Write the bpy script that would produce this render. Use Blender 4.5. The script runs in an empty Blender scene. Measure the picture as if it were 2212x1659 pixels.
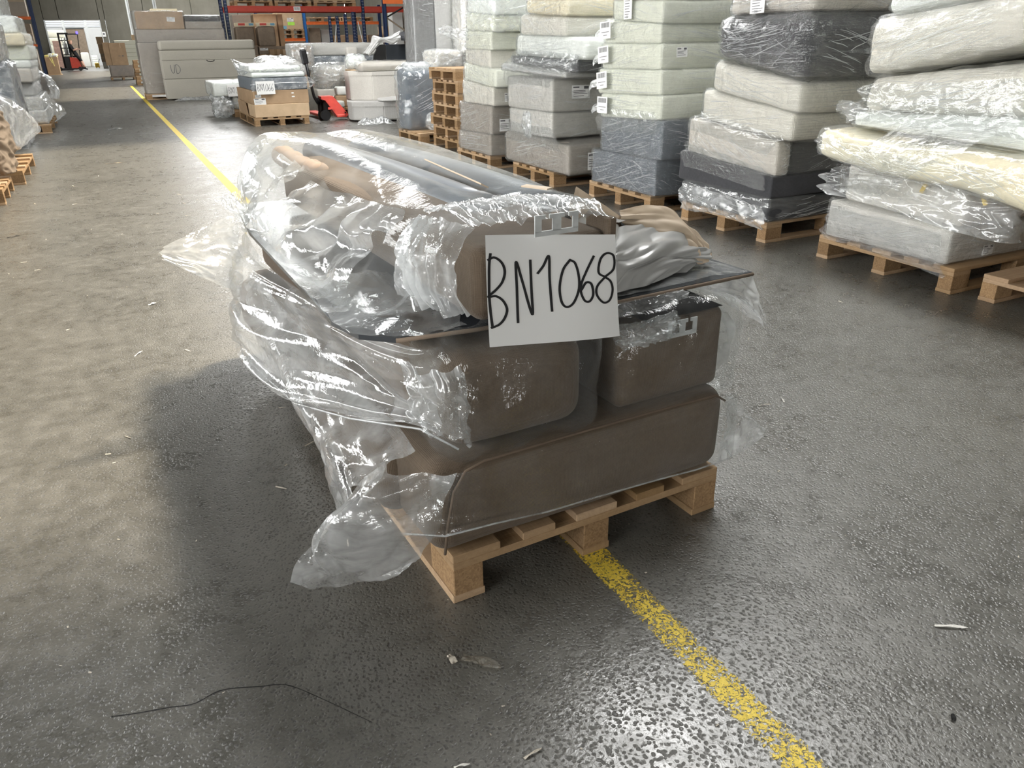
import bpy, bmesh, math, random
import numpy as np
from mathutils import Vector, Matrix, noise as mnoise

S = bpy.context.scene
COL = S.collection
R = math.radians

# ------------------------------------------------------------------ camera, sky, sun, exposure
def make_camera():
    f, yaw, pitch, roll, h = 1653.09, .4580, .4206, .0152, 1.3102
    fw = Vector((math.sin(yaw) * math.cos(pitch), math.cos(yaw) * math.cos(pitch), -math.sin(pitch)))
    rt = Vector((math.cos(yaw), -math.sin(yaw), 0))
    dn = fw.cross(rt)
    r2 = math.cos(roll) * rt + math.sin(roll) * dn
    d2 = -math.sin(roll) * rt + math.cos(roll) * dn
    cam = bpy.data.cameras.new('camera')
    cam.sensor_width = 36; cam.lens = f * 36 / 2212
    cam.clip_start = .05; cam.clip_end = 300
    o = bpy.data.objects.new('camera', cam)
    m = Matrix((r2, -d2, -fw)).transposed().to_4x4()
    m.translation = (0, 0, h)
    o.matrix_world = m
    COL.objects.link(o)
    S.camera = o
make_camera()

world = bpy.data.worlds.new('sky'); S.world = world
world.use_nodes = True
bg = world.node_tree.nodes['Background']
bg.inputs[0].default_value = (.985, .985, .965, 1)
bg.inputs[1].default_value = 20

SUN = Vector((.65, .10, 1)).normalized()
sl = bpy.data.lights.new('sun', 'SUN'); sl.energy = 8; sl.angle = R(6); sl.color = (1, .87, .68)
so = bpy.data.objects.new('sun', sl); so.rotation_euler = SUN.to_track_quat('Z', 'Y').to_euler(); so.location = (30, 5, 40)
COL.objects.link(so)

CEIL = 8.0
HOLES = [  # x0, x1, y0, y1 : roof lights open to the sky, the last widened to brighten the far wall
    (3.9, 6.4, 2.9, 13.9), (3.9, 6.4, 26.0, 34.0), (3.9, 8.5, 44.0, 58.0)]
HALL = (-3, 3, 65, 71)
SIDE = (-5.0, 23.0, 3.0, 5.05)      # y0, y1, z0, z1 : unseen opening added in the left wall to light the aisle faces
REAR_FILL = (-1.2, .9, .6, 1.6)        # x0, x1, z0, z1 : opening added behind the camera to brighten the front faces
def portal(w, h, loc, rot):
    l = bpy.data.lights.new('daylight_portal', 'AREA'); l.shape = 'RECTANGLE'
    l.size = w; l.size_y = h; l.cycles.is_portal = True
    o = bpy.data.objects.new('daylight_portal', l); o.location = loc; o.rotation_euler = rot
    COL.objects.link(o)
for x0, x1, y0, y1 in HOLES + [HALL]: portal(x1 - x0, y1 - y0, ((x0 + x1) / 2, (y0 + y1) / 2, CEIL + .02), (0, 0, 0))
portal(SIDE[3] - SIDE[2], SIDE[1] - SIDE[0], (-9.02, (SIDE[0] + SIDE[1]) / 2, (SIDE[2] + SIDE[3]) / 2), (0, R(-90), 0))
portal(REAR_FILL[1] - REAR_FILL[0], REAR_FILL[3] - REAR_FILL[2], ((REAR_FILL[0] + REAR_FILL[1]) / 2, -6.02, (REAR_FILL[2] + REAR_FILL[3]) / 2), (R(90), 0, 0))

S.view_settings.view_transform = 'Standard'; S.view_settings.look = 'None'
S.view_settings.exposure = 0.0; S.view_settings.gamma = 1; S.view_settings.use_curve_mapping = False
S.cycles.transparent_max_bounces = 18
S.cycles.max_bounces = 8
S.cycles.adaptive_threshold = .02
S.cycles.sample_clamp_indirect = 8

# ------------------------------------------------------------------ helpers
def tag(o, label=None, cat=None, group=None, kind=None):
    if label: o['label'] = label
    if cat: o['category'] = cat
    if group: o['group'] = group
    if kind: o['kind'] = kind
    return o

def empty(name, loc=(0, 0, 0), rz=0, label=None, cat=None, group=None):
    o = bpy.data.objects.new(name, None); o.location = loc; o.rotation_euler = (0, 0, rz)
    o.empty_display_size = .1
    COL.objects.link(o)
    return tag(o, label, cat, group)

def link_mesh(name, verts, faces, mat, parent=None, loc=(0, 0, 0), rot=(0, 0, 0), smooth=False):
    me = bpy.data.meshes.new(name)
    me.from_pydata([tuple(v) for v in verts], [], faces)
    if mat: me.materials.append(mat)
    if smooth: me.shade_smooth()
    me.update()
    o = bpy.data.objects.new(name, me)
    o.location = loc; o.rotation_euler = rot
    if parent: o.parent = parent
    COL.objects.link(o)
    return o

class MB:
    def __init__(s): s.v = []; s.f = []
    def add(s, v, f):
        n = len(s.v); s.v += [tuple(p) for p in v]; s.f += [tuple(i + n for i in q) for q in f]; return s
    def box(s, x0, x1, y0, y1, z0, z1, c=0.0, M=None):
        if c <= 0:
            v = [(x, y, z) for x in (x0, x1) for y in (y0, y1) for z in (z0, z1)]
            f = [(0, 1, 3, 2), (4, 6, 7, 5), (0, 4, 5, 1), (2, 3, 7, 6), (0, 2, 6, 4), (1, 5, 7, 3)]
        else:
            bm = bmesh.new(); bmesh.ops.create_cube(bm, size=1)
            for p in bm.verts:
                p.co = Vector(((x0 + x1) / 2 + p.co.x * (x1 - x0), (y0 + y1) / 2 + p.co.y * (y1 - y0), (z0 + z1) / 2 + p.co.z * (z1 - z0)))
            bmesh.ops.bevel(bm, geom=list(bm.edges), offset=c, segments=1, affect='EDGES', profile=.5)
            v = [p.co[:] for p in bm.verts]; bm.verts.index_update(); f = [tuple(q.index for q in fc.verts) for fc in bm.faces]; bm.free()
        if M is not None: v = [M @ Vector(p) for p in v]
        return s.add(v, f)
    def tube(s, pts, r, n=8, caps=True):
        pts = [Vector(p) for p in pts]; rs = r if isinstance(r, (list, tuple)) else [r] * len(pts)
        v = []; f = []
        up = None
        for i, p in enumerate(pts):
            d = (pts[min(i + 1, len(pts) - 1)] - pts[max(i - 1, 0)]).normalized()
            if up is None: up = Vector((0, 0, 1)) if abs(d.z) < .9 else Vector((1, 0, 0))
            a = d.cross(up).normalized(); b = a.cross(d).normalized(); up = b
            for k in range(n):
                t = 2 * math.pi * k / n
                v.append(p + (a * math.cos(t) + b * math.sin(t)) * rs[i])
        for i in range(len(pts) - 1):
            for k in range(n):
                f.append((i * n + k, i * n + (k + 1) % n, (i + 1) * n + (k + 1) % n, (i + 1) * n + k))
        if caps:
            f.append(tuple(range(n))[::-1]); f.append(tuple((len(pts) - 1) * n + k for k in range(n)))
        return s.add(v, f)
    def prism(s, poly, z0, z1, M=None):
        n = len(poly)
        v = [(x, y, z0) for x, y in poly] + [(x, y, z1) for x, y in poly]
        f = [tuple(range(n))[::-1], tuple(range(n, 2 * n))] + [(i, (i + 1) % n, n + (i + 1) % n, n + i) for i in range(n)]
        if M is not None: v = [M @ Vector(p) for p in v]
        return s.add(v, f)
    def build(s, name, mat, parent=None, loc=(0, 0, 0), rot=(0, 0, 0), smooth=False):
        return link_mesh(name, s.v, s.f, mat, parent, loc, rot, smooth)

XZ = Matrix(((1, 0, 0, 0), (0, 0, -1, 0), (0, 1, 0, 0), (0, 0, 0, 1)))     # poly xy -> world xz, extrude towards -y

def axis_ticks(L, r, n):
    r = min(r, L * .49)
    e = [0, r * .12, r * .35, r * .65, r]
    mid = list(np.linspace(r, L - r, max(n, 2) + 1))[1:-1]
    return e + mid + [L - q for q in e[::-1]]

def soft(size, r=.04, n=6, bulge=(0, 0, 0), amp=0, freq=4, seed=0, inflate=0, stretch=(1, 1, 1), sharp=False):
    """rounded, slightly swollen box; returns verts (base centre at origin) and faces"""
    sx, sy, sz = size
    T = [axis_ticks(sx, r, n), axis_ticks(sy, r, n), axis_ticks(sz, r, max(2, n // 2))]
    idx = {}; V = []; F = []
    rr = [min(r, d * .49) for d in size]
    def vert(i, j, k):
        key = (i, j, k)
        if key in idx: return idx[key]
        p = Vector((T[0][i] - sx / 2, T[1][j] - sy / 2, T[2][k] - sz / 2))
        q = Vector([max(-(d / 2 - rr[a]), min(d / 2 - rr[a], p[a])) for a, d in enumerate(size)])
        d = p - q
        nrm = d.normalized() if d.length > 1e-9 else Vector((0, 0, 0))
        if d.length > 1e-9:
            p = q + Vector([nrm[a] * rr[a] for a in range(3)])
        u = [2 * p[a] / size[a] for a in range(3)]
        for a in range(3):
            o1, o2 = (a + 1) % 3, (a + 2) % 3
            p[a] += (1 if u[a] > 0 else -1) * bulge[a] * max(0, 1 - u[o1] ** 2) * max(0, 1 - u[o2] ** 2) * min(1, abs(u[a]) * 1.2)
        if inflate or amp:
            s = inflate
            if amp:
                w = Vector((p.x * freq * stretch[0] + seed * 7.3, p.y * freq * stretch[1] - seed * 3.1, p.z * freq * stretch[2] + seed))
                if sharp: s += amp * (.55 - abs(mnoise.noise(w)) * 1.6 - .5 * abs(mnoise.noise(w * 2.3)))
                else: s += amp * (mnoise.noise(w) + .4 * mnoise.noise(w * 2.7))
            p = p + nrm * s
        p.z += sz / 2
        V.append(p); idx[key] = len(V) - 1
        return idx[key]
    N = [len(t) - 1 for t in T]
    for a in range(3):
        b, c = (a + 1) % 3, (a + 2) % 3
        for side in (0, N[a]):
            for i in range(N[b]):
                for j in range(N[c]):
                    q = []
                    for di, dj in ((0, 0), (1, 0), (1, 1), (0, 1)):
                        k = [0, 0, 0]; k[a] = side; k[b] = i + di; k[c] = j + dj
                        q.append(vert(*k))
                    F.append(tuple(q if side else q[::-1]))
    return V, F

def pack(name, x0, x1, y0, y1, zf, zn, mat, label=None, cat='cushion', group=None, r=.04, bulge=.012, n=6, amp=.006, freq=5, seed=0,
         film=None, famp=.012, fn=16, ffreq=6, fstretch=(1, 1, 3), zfun=None, yaw=0, parent=None, finfl=.012, crease=None):
    """a soft block between x0..x1, y0..y1; zf/zn = (bottom, top) at its far / near end; film = material of a wrap shell (a part)"""
    if name in ('cushion', 'foam_block'): r *= .7; bulge *= .8
    size = (x1 - x0, y1 - y0, (zf[1] - zf[0] + zn[1] - zn[0]) / 2)
    base = ((x0 + x1) / 2, (y0 + y1) / 2, min(zf[0], zn[0]))
    def mapz(V):
        out = []
        for p in V:
            t = (p.y + size[1] / 2) / size[1]; w = p.z / size[2]
            if zfun: b, tp = zfun(base[1] + p.y)
            else: b = zn[0] + (zf[0] - zn[0]) * t; tp = zn[1] + (zf[1] - zn[1]) * t
            out.append((p.x, p.y, b + (tp - b) * w - base[2]))
        return out
    V, F = soft(size, r, n, (bulge, bulge, bulge * .5), amp, freq, seed)
    if parent is None:
        o = link_mesh(name, mapz(V), F, mat, None, base, (0, 0, yaw), True); tag(o, label, cat, group)
    else:
        pl = parent.location
        o = link_mesh(name, mapz(V), F, mat, parent, (base[0] - pl[0], base[1] - pl[1], base[2] - pl[2]), (0, 0, yaw), True)
    if film:
        V, F = soft(size, r, fn, (bulge * 1.3, bulge * 1.3, bulge * .5), famp, ffreq, seed + 5, finfl, fstretch, True)
        link_mesh('film_wrap', mapz(V), F, film, o, smooth=True)
        dist = math.hypot((x0 + x1) / 2, y0)
        n_c = crease if crease is not None else (int(26 * size[1] * min(1, 9 / dist)) if dist < 30 else 0)
        if n_c:
            rd = random.Random(seed * 13 + 1); CV, CF = [], []; zc0 = .5
            sl_ = rd.uniform(-.25, .25) if film is M_wrap else rd.choice((-1, 1)) * rd.uniform(.15, .45)
            for k in range(n_c * 2):
                face = 'x' if k < n_c * 1.15 else 'y'
                ln = size[1] if face == 'x' else size[0]
                Lc = ln * rd.uniform(.08, .55) * rd.choice((.3, .7, 1, 1.4)); s0 = rd.uniform(r, ln - r - Lc * .6) if ln - r - Lc * .6 > r else r
                zc = (rd.uniform(.06, .94) if k % 3 == 0 else max(.05, min(.95, rd.gauss(zc0, .12)))) * size[2]; zc0 = rd.uniform(.1, .9) if k % 9 == 0 else zc0; sp = sl_ * rd.uniform(.8, 1.15) + rd.uniform(-.04, .04) if k % 7 else rd.uniform(-.9, .9); wd_ = rd.uniform(.0006, .0019) * (1 + dist * .05); hb = rd.uniform(.0006, .0018)
                pts = []
                for t_ in (0, .3, .7, 1.):
                    s_ = s0 + Lc * t_; z_ = zc + Lc * (t_ - .5) * sp + .004 * math.sin(t_ * 5 + k)
                    if not (r * .6 < s_ < ln - r * .6 and r * .3 < z_ < size[2] - r * .3): continue
                    off = finfl + famp * .35 + bulge * 1.3 * max(0, 1 - (2 * s_ / ln - 1) ** 2) * max(0, 1 - (2 * z_ / size[2] - 1) ** 2)
                    pts.append((s_, z_, off, wd_ * math.sin(math.pi * (t_ * .8 + .1))))
                if len(pts) < 2: continue
                b_ = len(CV)
                for s_, z_, off, w_ in pts:
                    for dz, dh in ((-w_, 0), (0, hb), (w_, 0)):
                        if face == 'x': CV.append(Vector((-size[0] / 2 - off - dh, s_ - size[1] / 2, z_ + dz)))
                        else: CV.append(Vector((s_ - size[0] / 2, -size[1] / 2 - off - dh, z_ + dz)))
                for i in range(len(pts) - 1):
                    for j in (0, 1): CF.append((b_ + i * 3 + j, b_ + (i + 1) * 3 + j, b_ + (i + 1) * 3 + j + 1, b_ + i * 3 + j + 1))
            if CF:
                co = link_mesh('film_creases', mapz(CV), CF, M_crease, o); co['kind'] = 'stuff'  # raised creases whose white colour also paints in the film's streak highlights
    return o

def catmull(P, n):
    """P: (k, ...) control points -> n samples through them"""
    P = np.asarray(P, float); k = len(P)
    t = np.linspace(0, k - 1, n); i = np.clip(t.astype(int), 0, k - 2); f = (t - i).reshape((-1,) + (1,) * (P.ndim - 1))
    g = lambda j: P[np.clip(j, 0, k - 1)]
    p0, p1, p2, p3 = g(i - 1), g(i), g(i + 1), g(i + 2)
    p0 = np.where((i == 0).reshape(f.shape), 2 * p1 - p2, p0); p3 = np.where((i == k - 2).reshape(f.shape), 2 * p2 - p1, p3)
    return .5 * (2 * p1 + (p2 - p0) * f + (2 * p0 - 5 * p1 + 4 * p2 - p3) * f ** 2 + (3 * p1 - p0 - 3 * p2 + p3) * f ** 3)

def sheet_grid(ctrl, nu, nv, amp=.01, fu=4, fv=8, seed=0, amp2=None, skew=0.0, env=None, rag=.10):
    C = np.asarray(ctrl, float)
    A = catmull(C, nu)
    G = np.swapaxes(catmull(np.swapaxes(A, 0, 1), nv), 0, 1)
    if rag:
        U = np.linspace(0, 1, nu); Vv = np.linspace(0, 1, nv); B = np.zeros((nu, nv, 2))
        lo = [rag * (.35 + .5 * mnoise.noise((v * 4.3, seed * 2.2, 1.))) for v in Vv]; hi = [1 - rag * (.35 + .5 * mnoise.noise((v * 4.3, seed * 2.2, 5.))) for v in Vv]
        lo2 = [rag * (.35 + .5 * mnoise.noise((u * 4.3, seed * 2.2, 9.))) for u in U]; hi2 = [1 - rag * (.35 + .5 * mnoise.noise((u * 4.3, seed * 2.2, 13.))) for u in U]
        cl = lambda a: np.clip(a, 0, .99999)
        UU = cl(np.array(lo)[None, :] + (np.array(hi) - np.array(lo))[None, :] * U[:, None]) * (nu - 1); VV = cl(np.array(lo2)[:, None] + (np.array(hi2) - np.array(lo2))[:, None] * Vv[None, :]) * (nv - 1)
        i0 = UU.astype(int); j0 = VV.astype(int); fu_ = (UU - i0)[..., None]; fv_ = (VV - j0)[..., None]
        G = G[i0, j0] * (1 - fu_) * (1 - fv_) + G[i0 + 1, j0] * fu_ * (1 - fv_) + G[i0, j0 + 1] * (1 - fu_) * fv_ + G[i0 + 1, j0 + 1] * fu_ * fv_
    du = np.gradient(G, axis=0); dv = np.gradient(G, axis=1)
    N = np.cross(du, dv); N /= np.maximum(np.linalg.norm(N, axis=2, keepdims=True), 1e-9)
    D = np.zeros((nu, nv))
    a2 = amp * .22 if amp2 is None else amp2 * .6
    for i in range(nu):
        u = i / (nu - 1)
        for j in range(nv):
            v = j / (nv - 1)
            uu = u + skew * v
            w = .25 * mnoise.noise((u * 3, v * 3, seed + 9.))
            n1 = mnoise.noise((uu * fu + w * 4, v * fv + w * 3, seed * 3.7))
            n2 = mnoise.noise((uu * fu * 2.2 - v * 2, v * fv * 2.1 + uu * 3, seed * 1.9 + 4))
            n3 = mnoise.noise((uu * fu * 4.5 + v * fv * 2, v * fv * 3.2, seed + 2.))
            e = env(u, v) if env else 1
            D[i, j] = e * (amp * (.35 - abs(n1) * 1.5) + a2 * (.3 - abs(n2) * 1.4) + a2 * .12 * n3)
    return G + N * D[..., None]

def sheet(name, ctrl, mat, parent=None, off=(0, 0, 0), nu=60, nv=50, **kw):
    G = sheet_grid(ctrl, nu, nv, **kw) - np.array(off)
    V = G.reshape(-1, 3).tolist()
    F = [(i * nv + j, (i + 1) * nv + j, (i + 1) * nv + j + 1, i * nv + j + 1) for i in range(nu - 1) for j in range(nv - 1)]
    return link_mesh(name, V, F, mat, parent, smooth=True)

# ------------------------------------------------------------------ materials
MATS = {}
class NT:
    def __init__(s, name):
        s.m = bpy.data.materials.new(name); s.m.use_nodes = True; s.t = s.m.node_tree; s.t.nodes.clear()
        s.out = s.n('ShaderNodeOutputMaterial'); MATS[name] = s.m
    def n(s, typ, **kw):
        q = s.t.nodes.new(typ)
        for k, v in kw.items(): setattr(q, k, v)
        return q
    def l(s, a, b): s.t.links.new(a, b)
    def val(s, sock, v):
        if hasattr(v, 'node'): s.l(v, sock)
        else: sock.default_value = v
    def coord(s, scale=(1, 1, 1), rot=(0, 0, 0), rand=True):
        tc = s.n('ShaderNodeTexCoord'); mp = s.n('ShaderNodeMapping'); mp.inputs['Scale'].default_value = scale; mp.inputs['Rotation'].default_value = rot
        s.l(tc.outputs['Object'], mp.inputs[0])
        if rand:
            oi = s.n('ShaderNodeObjectInfo'); mu = s.math('MULTIPLY', oi.outputs['Random'], 37.)
            cb = s.n('ShaderNodeCombineXYZ')
            for k in range(3): s.l(mu, cb.inputs[k])
            s.l(cb.outputs[0], mp.inputs['Location'])
        return mp.outputs[0]
    def noise(s, vec, scale, detail=3, rough=.55, dist=0, out='Fac'):
        q = s.n('ShaderNodeTexNoise'); q.inputs['Scale'].default_value = scale; q.inputs['Detail'].default_value = detail
        q.inputs['Roughness'].default_value = rough; q.inputs['Distortion'].default_value = dist
        s.l(vec, q.inputs['Vector']); return q.outputs[out]
    def vor(s, vec, scale, feature='F1', out='Distance', rnd=1):
        q = s.n('ShaderNodeTexVoronoi'); q.feature = feature; q.inputs['Scale'].default_value = scale; q.inputs['Randomness'].default_value = rnd
        s.l(vec, q.inputs['Vector']); return q.outputs[out]
    def wave(s, vec, scale, axis='X', dist=0):
        q = s.n('ShaderNodeTexWave'); q.bands_direction = axis; q.inputs['Scale'].default_value = scale; q.inputs['Distortion'].default_value = dist
        s.l(vec, q.inputs['Vector']); return q.outputs['Fac']
    def math(s, op, a, b=None, clamp=False):
        q = s.n('ShaderNodeMath', operation=op, use_clamp=clamp); s.val(q.inputs[0], a)
        if b is not None: s.val(q.inputs[1], b)
        return q.outputs[0]
    def ramp(s, fac, lo, hi, a=0., b=1.):
        q = s.n('ShaderNodeMapRange'); s.val(q.inputs[0], fac); q.inputs[1].default_value = lo; q.inputs[2].default_value = hi
        s.val(q.inputs[3], a); s.val(q.inputs[4], b); return q.outputs[0]
    def mixc(s, fac, a, b, typ='MIX'):
        q = s.n('ShaderNodeMix', data_type='RGBA', blend_type=typ); s.val(q.inputs[0], fac)
        for sk, v in ((q.inputs[6], a), (q.inputs[7], b)):
            if isinstance(v, (tuple, list)): v = tuple(v) + ((1,) if len(v) == 3 else ())
            s.val(sk, v)
        return q.outputs[2]
    def bump(s, h, strength=.5, dist=.01, normal=None):
        q = s.n('ShaderNodeBump'); q.inputs['Strength'].default_value = strength; q.inputs['Distance'].default_value = dist
        s.l(h, q.inputs['Height'])
        if normal: s.l(normal, q.inputs['Normal'])
        return q.outputs[0]
    def bsdf(s, col, rough=.6, normal=None, metal=0, spec=.5, **kw):
        q = s.n('ShaderNodeBsdfPrincipled')
        if isinstance(col, (tuple, list)): col = tuple(col[:3]) + (1,)
        s.val(q.inputs['Base Color'], col); s.val(q.inputs['Roughness'], rough); q.inputs['Metallic'].default_value = metal
        q.inputs['Specular IOR Level'].default_value = spec
        if normal: s.l(normal, q.inputs['Normal'])
        for k, v in kw.items(): s.val(q.inputs[k.replace('_', ' ')], v)
        return q
    def done(s, q):
        s.l(q if hasattr(q, 'is_output') else q.outputs[0], s.out.inputs[0]); return s.m

def fabric(name, col, weave=420, var=.25, rough=.95, bump=.35):
    t = NT(name); c = t.coord()
    w1 = t.wave(c, weave / 6.28, 'X', 1.5); w2 = t.wave(c, weave / 6.28, 'Z', 1.5); w3 = t.wave(c, weave / 6.28, 'Y', 1.5)
    h = t.math('ADD', t.math('ADD', w1, w2), w3)
    nz = t.noise(c, 60, 4); big = t.noise(c, 3, 2)
    k = t.math('ADD', t.math('MULTIPLY', t.math('SUBTRACT', nz, .5), var * 1.6), t.math('MULTIPLY', t.math('SUBTRACT', big, .5), var))
    k = t.math('ADD', k, 1.0)
    k = t.math('ADD', k, t.math('MULTIPLY', t.math('SUBTRACT', h, 1.5), var * .25))
    cc = t.n('ShaderNodeVectorMath', operation='SCALE'); cc.inputs[0].default_value = col; t.l(k, cc.inputs['Scale'])
    wr = t.noise(c, 9, 3)
    nrm = t.bump(t.math('ADD', t.math('MULTIPLY', h, .25), t.math('MULTIPLY', wr, 2.2)), bump, .01)
    return t.done(t.bsdf(cc.outputs[0], rough, nrm, spec=.25, Sheen_Weight=.15))

def plain(name, col, rough=.5, metal=0, var=.12, scale=12, bump=.1, spec=.5, **kw):
    t = NT(name); c = t.coord(); nz = t.noise(c, scale, 4)
    k = t.ramp(nz, .3, .7, 1 - var, 1 + var)
    cc = t.n('ShaderNodeVectorMath', operation='SCALE'); cc.inputs[0].default_value = col; t.l(k, cc.inputs['Scale'])
    return t.done(t.bsdf(cc.outputs[0], rough, t.bump(nz, bump, .01), metal, spec, **kw))

def film(name, haze=.12, tint=(.97, .98, .98), rough=.12, scale=(3, 3, 40), rot=(.0, .0, .0), bump=.5, refl=.9, base=.07, hz=(.2, 1.8), dist=.006, milky=(.9, .92, .93)):
    t = NT(name); c = t.coord(scale, rot); c2 = t.coord((1, 1, 1))
    n1 = t.noise(c, 1.6, 4, .6, .6); n2 = t.noise(c2, 26, 3, .6, 1.2); n3 = t.noise(c2, 7, 3, .5, .8)
    rdg = t.math('ABSOLUTE', t.math('SUBTRACT', n1, .5)); rd3 = t.math('ABSOLUTE', t.math('SUBTRACT', n3, .5)); rd2 = t.math('ABSOLUTE', t.math('SUBTRACT', n2, .5))
    h = t.math('ADD', t.math('ADD', rdg, t.math('MULTIPLY', rd3, 1.6)), t.math('MULTIPLY', rd2, .5))
    nrm = t.bump(h, bump, dist * 4)
    lw = t.n('ShaderNodeLayerWeight'); lw.inputs[0].default_value = .5; t.l(nrm, lw.inputs['Normal'])
    fr = t.math('MULTIPLY', t.math('POWER', lw.outputs['Facing'], 3.2), refl)
    fr = t.math('ADD', fr, base, True)
    gl = t.n('ShaderNodeBsdfGlossy'); gl.inputs['Roughness'].default_value = rough; t.l(nrm, gl.inputs['Normal']); gl.inputs[0].default_value = (.98, .99, 1, 1)
    df = t.n('ShaderNodeBsdfDiffuse'); df.inputs[0].default_value = milky + (1,); tl = t.n('ShaderNodeBsdfTranslucent'); tl.inputs[0].default_value = milky + (1,)
    t.l(nrm, df.inputs['Normal'])
    m0 = t.n('ShaderNodeMixShader'); m0.inputs[0].default_value = .45; t.l(df.outputs[0], m0.inputs[1]); t.l(tl.outputs[0], m0.inputs[2])
    tr = t.n('ShaderNodeBsdfTransparent'); tr.inputs[0].default_value = tint + (1,)
    hf = t.math('MULTIPLY', t.ramp(t.math('ADD', t.math('MULTIPLY', n3, .6), t.math('MULTIPLY', n1, .4)), .35, .65, hz[0], hz[1]), haze, True)
    m1 = t.n('ShaderNodeMixShader'); t.l(hf, m1.inputs[0]); t.l(tr.outputs[0], m1.inputs[1]); t.l(m0.outputs[0], m1.inputs[2])
    m2 = t.n('ShaderNodeMixShader'); t.l(fr, m2.inputs[0]); t.l(m1.outputs[0], m2.inputs[1]); t.l(gl.outputs[0], m2.inputs[2])
    return t.done(m2)

def wood(name, a, b, rough=.75):
    t = NT(name); c = t.coord((1, 1, 1)); oi = t.n('ShaderNodeObjectInfo')
    g = t.coord((9, 9, 60)); g1 = t.noise(t.coord((2, 40, 40)), 2.0, 4, .6, .4); g2 = t.noise(t.coord((40, 2, 40)), 2.0, 4, .6, .4)
    gg = t.math('MULTIPLY', t.math('ADD', g1, g2), .5); bl = t.noise(c, 5, 3)
    f = t.math('ADD', t.math('MULTIPLY', t.ramp(gg, .35, .65), .55), t.math('MULTIPLY', bl, .3), True)
    col = t.mixc(f, a, b)
    hv = t.n('ShaderNodeHueSaturation'); t.l(col, hv.inputs['Color']); t.l(t.ramp(oi.outputs['Random'], 0, 1, .68, 1.12), hv.inputs['Value']); t.l(t.ramp(oi.outputs['Random'], 0, 1, 1.1, .85), hv.inputs['Saturation'])
    return t.done(t.bsdf(hv.outputs[0], rough, t.bump(gg, .3, .01), spec=.3))

def chip(name):
    t = NT(name); c = t.coord(); oi = t.n('ShaderNodeObjectInfo')
    v = t.vor(c, 190, out='Color'); sp = t.n('ShaderNodeSeparateColor'); t.l(v, sp.inputs[0])
    n1 = t.noise(c, 24, 4)
    f = t.math('ADD', t.math('MULTIPLY', sp.outputs[0], .5), t.math('MULTIPLY', n1, .5))
    col = t.mixc(f, (.19, .11, .055), (.44, .285, .15))
    hv = t.n('ShaderNodeHueSaturation'); t.l(col, hv.inputs['Color']); t.l(t.ramp(oi.outputs['Random'], 0, 1, .75, 1.1), hv.inputs['Value'])
    return t.done(t.bsdf(hv.outputs[0], .85, t.bump(sp.outputs[0], .25, .004), spec=.25))

def floor_mat():
    t = NT('floor_asphalt'); c = t.coord(rand=False)
    wc = t.n('ShaderNodeVectorMath', operation='ADD'); nc = t.noise(c, 60, 2, .5, 0, 'Color'); sc_ = t.n('ShaderNodeVectorMath', operation='SCALE'); t.l(nc, sc_.inputs[0]); sc_.inputs['Scale'].default_value = .008
    t.l(c, wc.inputs[0]); t.l(sc_.outputs[0], wc.inputs[1]); w = wc.outputs[0]
    big = t.noise(c, .45, 4, .6); med = t.noise(c, 3.2, 5, .6); fine = t.noise(c, 170, 3, .6)
    cell = t.vor(w, 95, 'F1'); rip = t.noise(c, 60, 3, .6, 1.0); patch = t.noise(c, 14, 3, .6)
    pit = t.ramp(t.math('ADD', cell, t.math('MULTIPLY', t.math('SUBTRACT', rip, .5), .9)), .12, .46)      # 0 in the pits, 1 on the worn tops
    base = t.mixc(t.ramp(t.math('ADD', t.math('MULTIPLY', big, .6), t.math('MULTIPLY', med, .4)), .34, .66), (.066, .064, .056), (.115, .110, .096))
    base = t.mixc(t.ramp(t.math('ADD', t.math('MULTIPLY', fine, .6), t.math('MULTIPLY', patch, .4)), .40, .62, 0, .55), base, (.19, .182, .16))
    base = t.mixc(t.math('MULTIPLY', t.math('SUBTRACT', 1.0, pit), .62), base, (.028, .027, .025))
    h = t.math('ADD', t.math('MULTIPLY', pit, .8), t.math('ADD', t.math('MULTIPLY', rip, .7), t.math('MULTIPLY', fine, .12)))
    nrm = t.bump(h, .34, .005)
    rough = t.ramp(t.math('ADD', t.math('MULTIPLY', patch, .6), t.math('MULTIPLY', med, .7)), .45, .85, .20, .44)
    rough = t.math('ADD', rough, t.math('MULTIPLY', t.math('SUBTRACT', 1.0, pit), .3))
    return t.done(t.bsdf(base, rough, nrm, spec=1.0))

def line_mat():
    t = NT('floor_line_paint'); c = t.coord(rand=False)
    pit = t.vor(c, 105, 'SMOOTH_F1'); n1 = t.noise(c, 95, 4, .7, 1.2); n2 = t.noise(c, 6, 3)
    tcd = t.n('ShaderNodeTexCoord'); sx = t.n('ShaderNodeSeparateXYZ'); t.l(tcd.outputs['Object'], sx.inputs[0])
    near = t.ramp(sx.outputs[1], .6, 5.0, .035, -.16)
    f = t.math('ADD', t.math('ADD', t.math('MULTIPLY', n1, .85), t.math('MULTIPLY', n2, .22)), t.math('ADD', near, t.math('MULTIPLY', t.math('SUBTRACT', .45, pit), .12)))
    edge = t.math('MULTIPLY', t.math('POWER', t.math('ABSOLUTE', t.math('MULTIPLY', sx.outputs[0], 1 / .044)), 5.), .10)
    worn = t.ramp(t.math('ADD', f, edge), .535, .60)
    col = t.mixc(n1, (.72, .50, .035), (.92, .74, .13))
    paint = t.bsdf(col, .5, t.bump(t.math('ADD', n1, pit), .4, .005), spec=.5)
    tr = t.n('ShaderNodeBsdfTransparent'); mx = t.n('ShaderNodeMixShader'); t.l(worn, mx.inputs[0]); t.l(paint.outputs[0], mx.inputs[1]); t.l(tr.outputs[0], mx.inputs[2])
    return t.done(mx)

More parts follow.
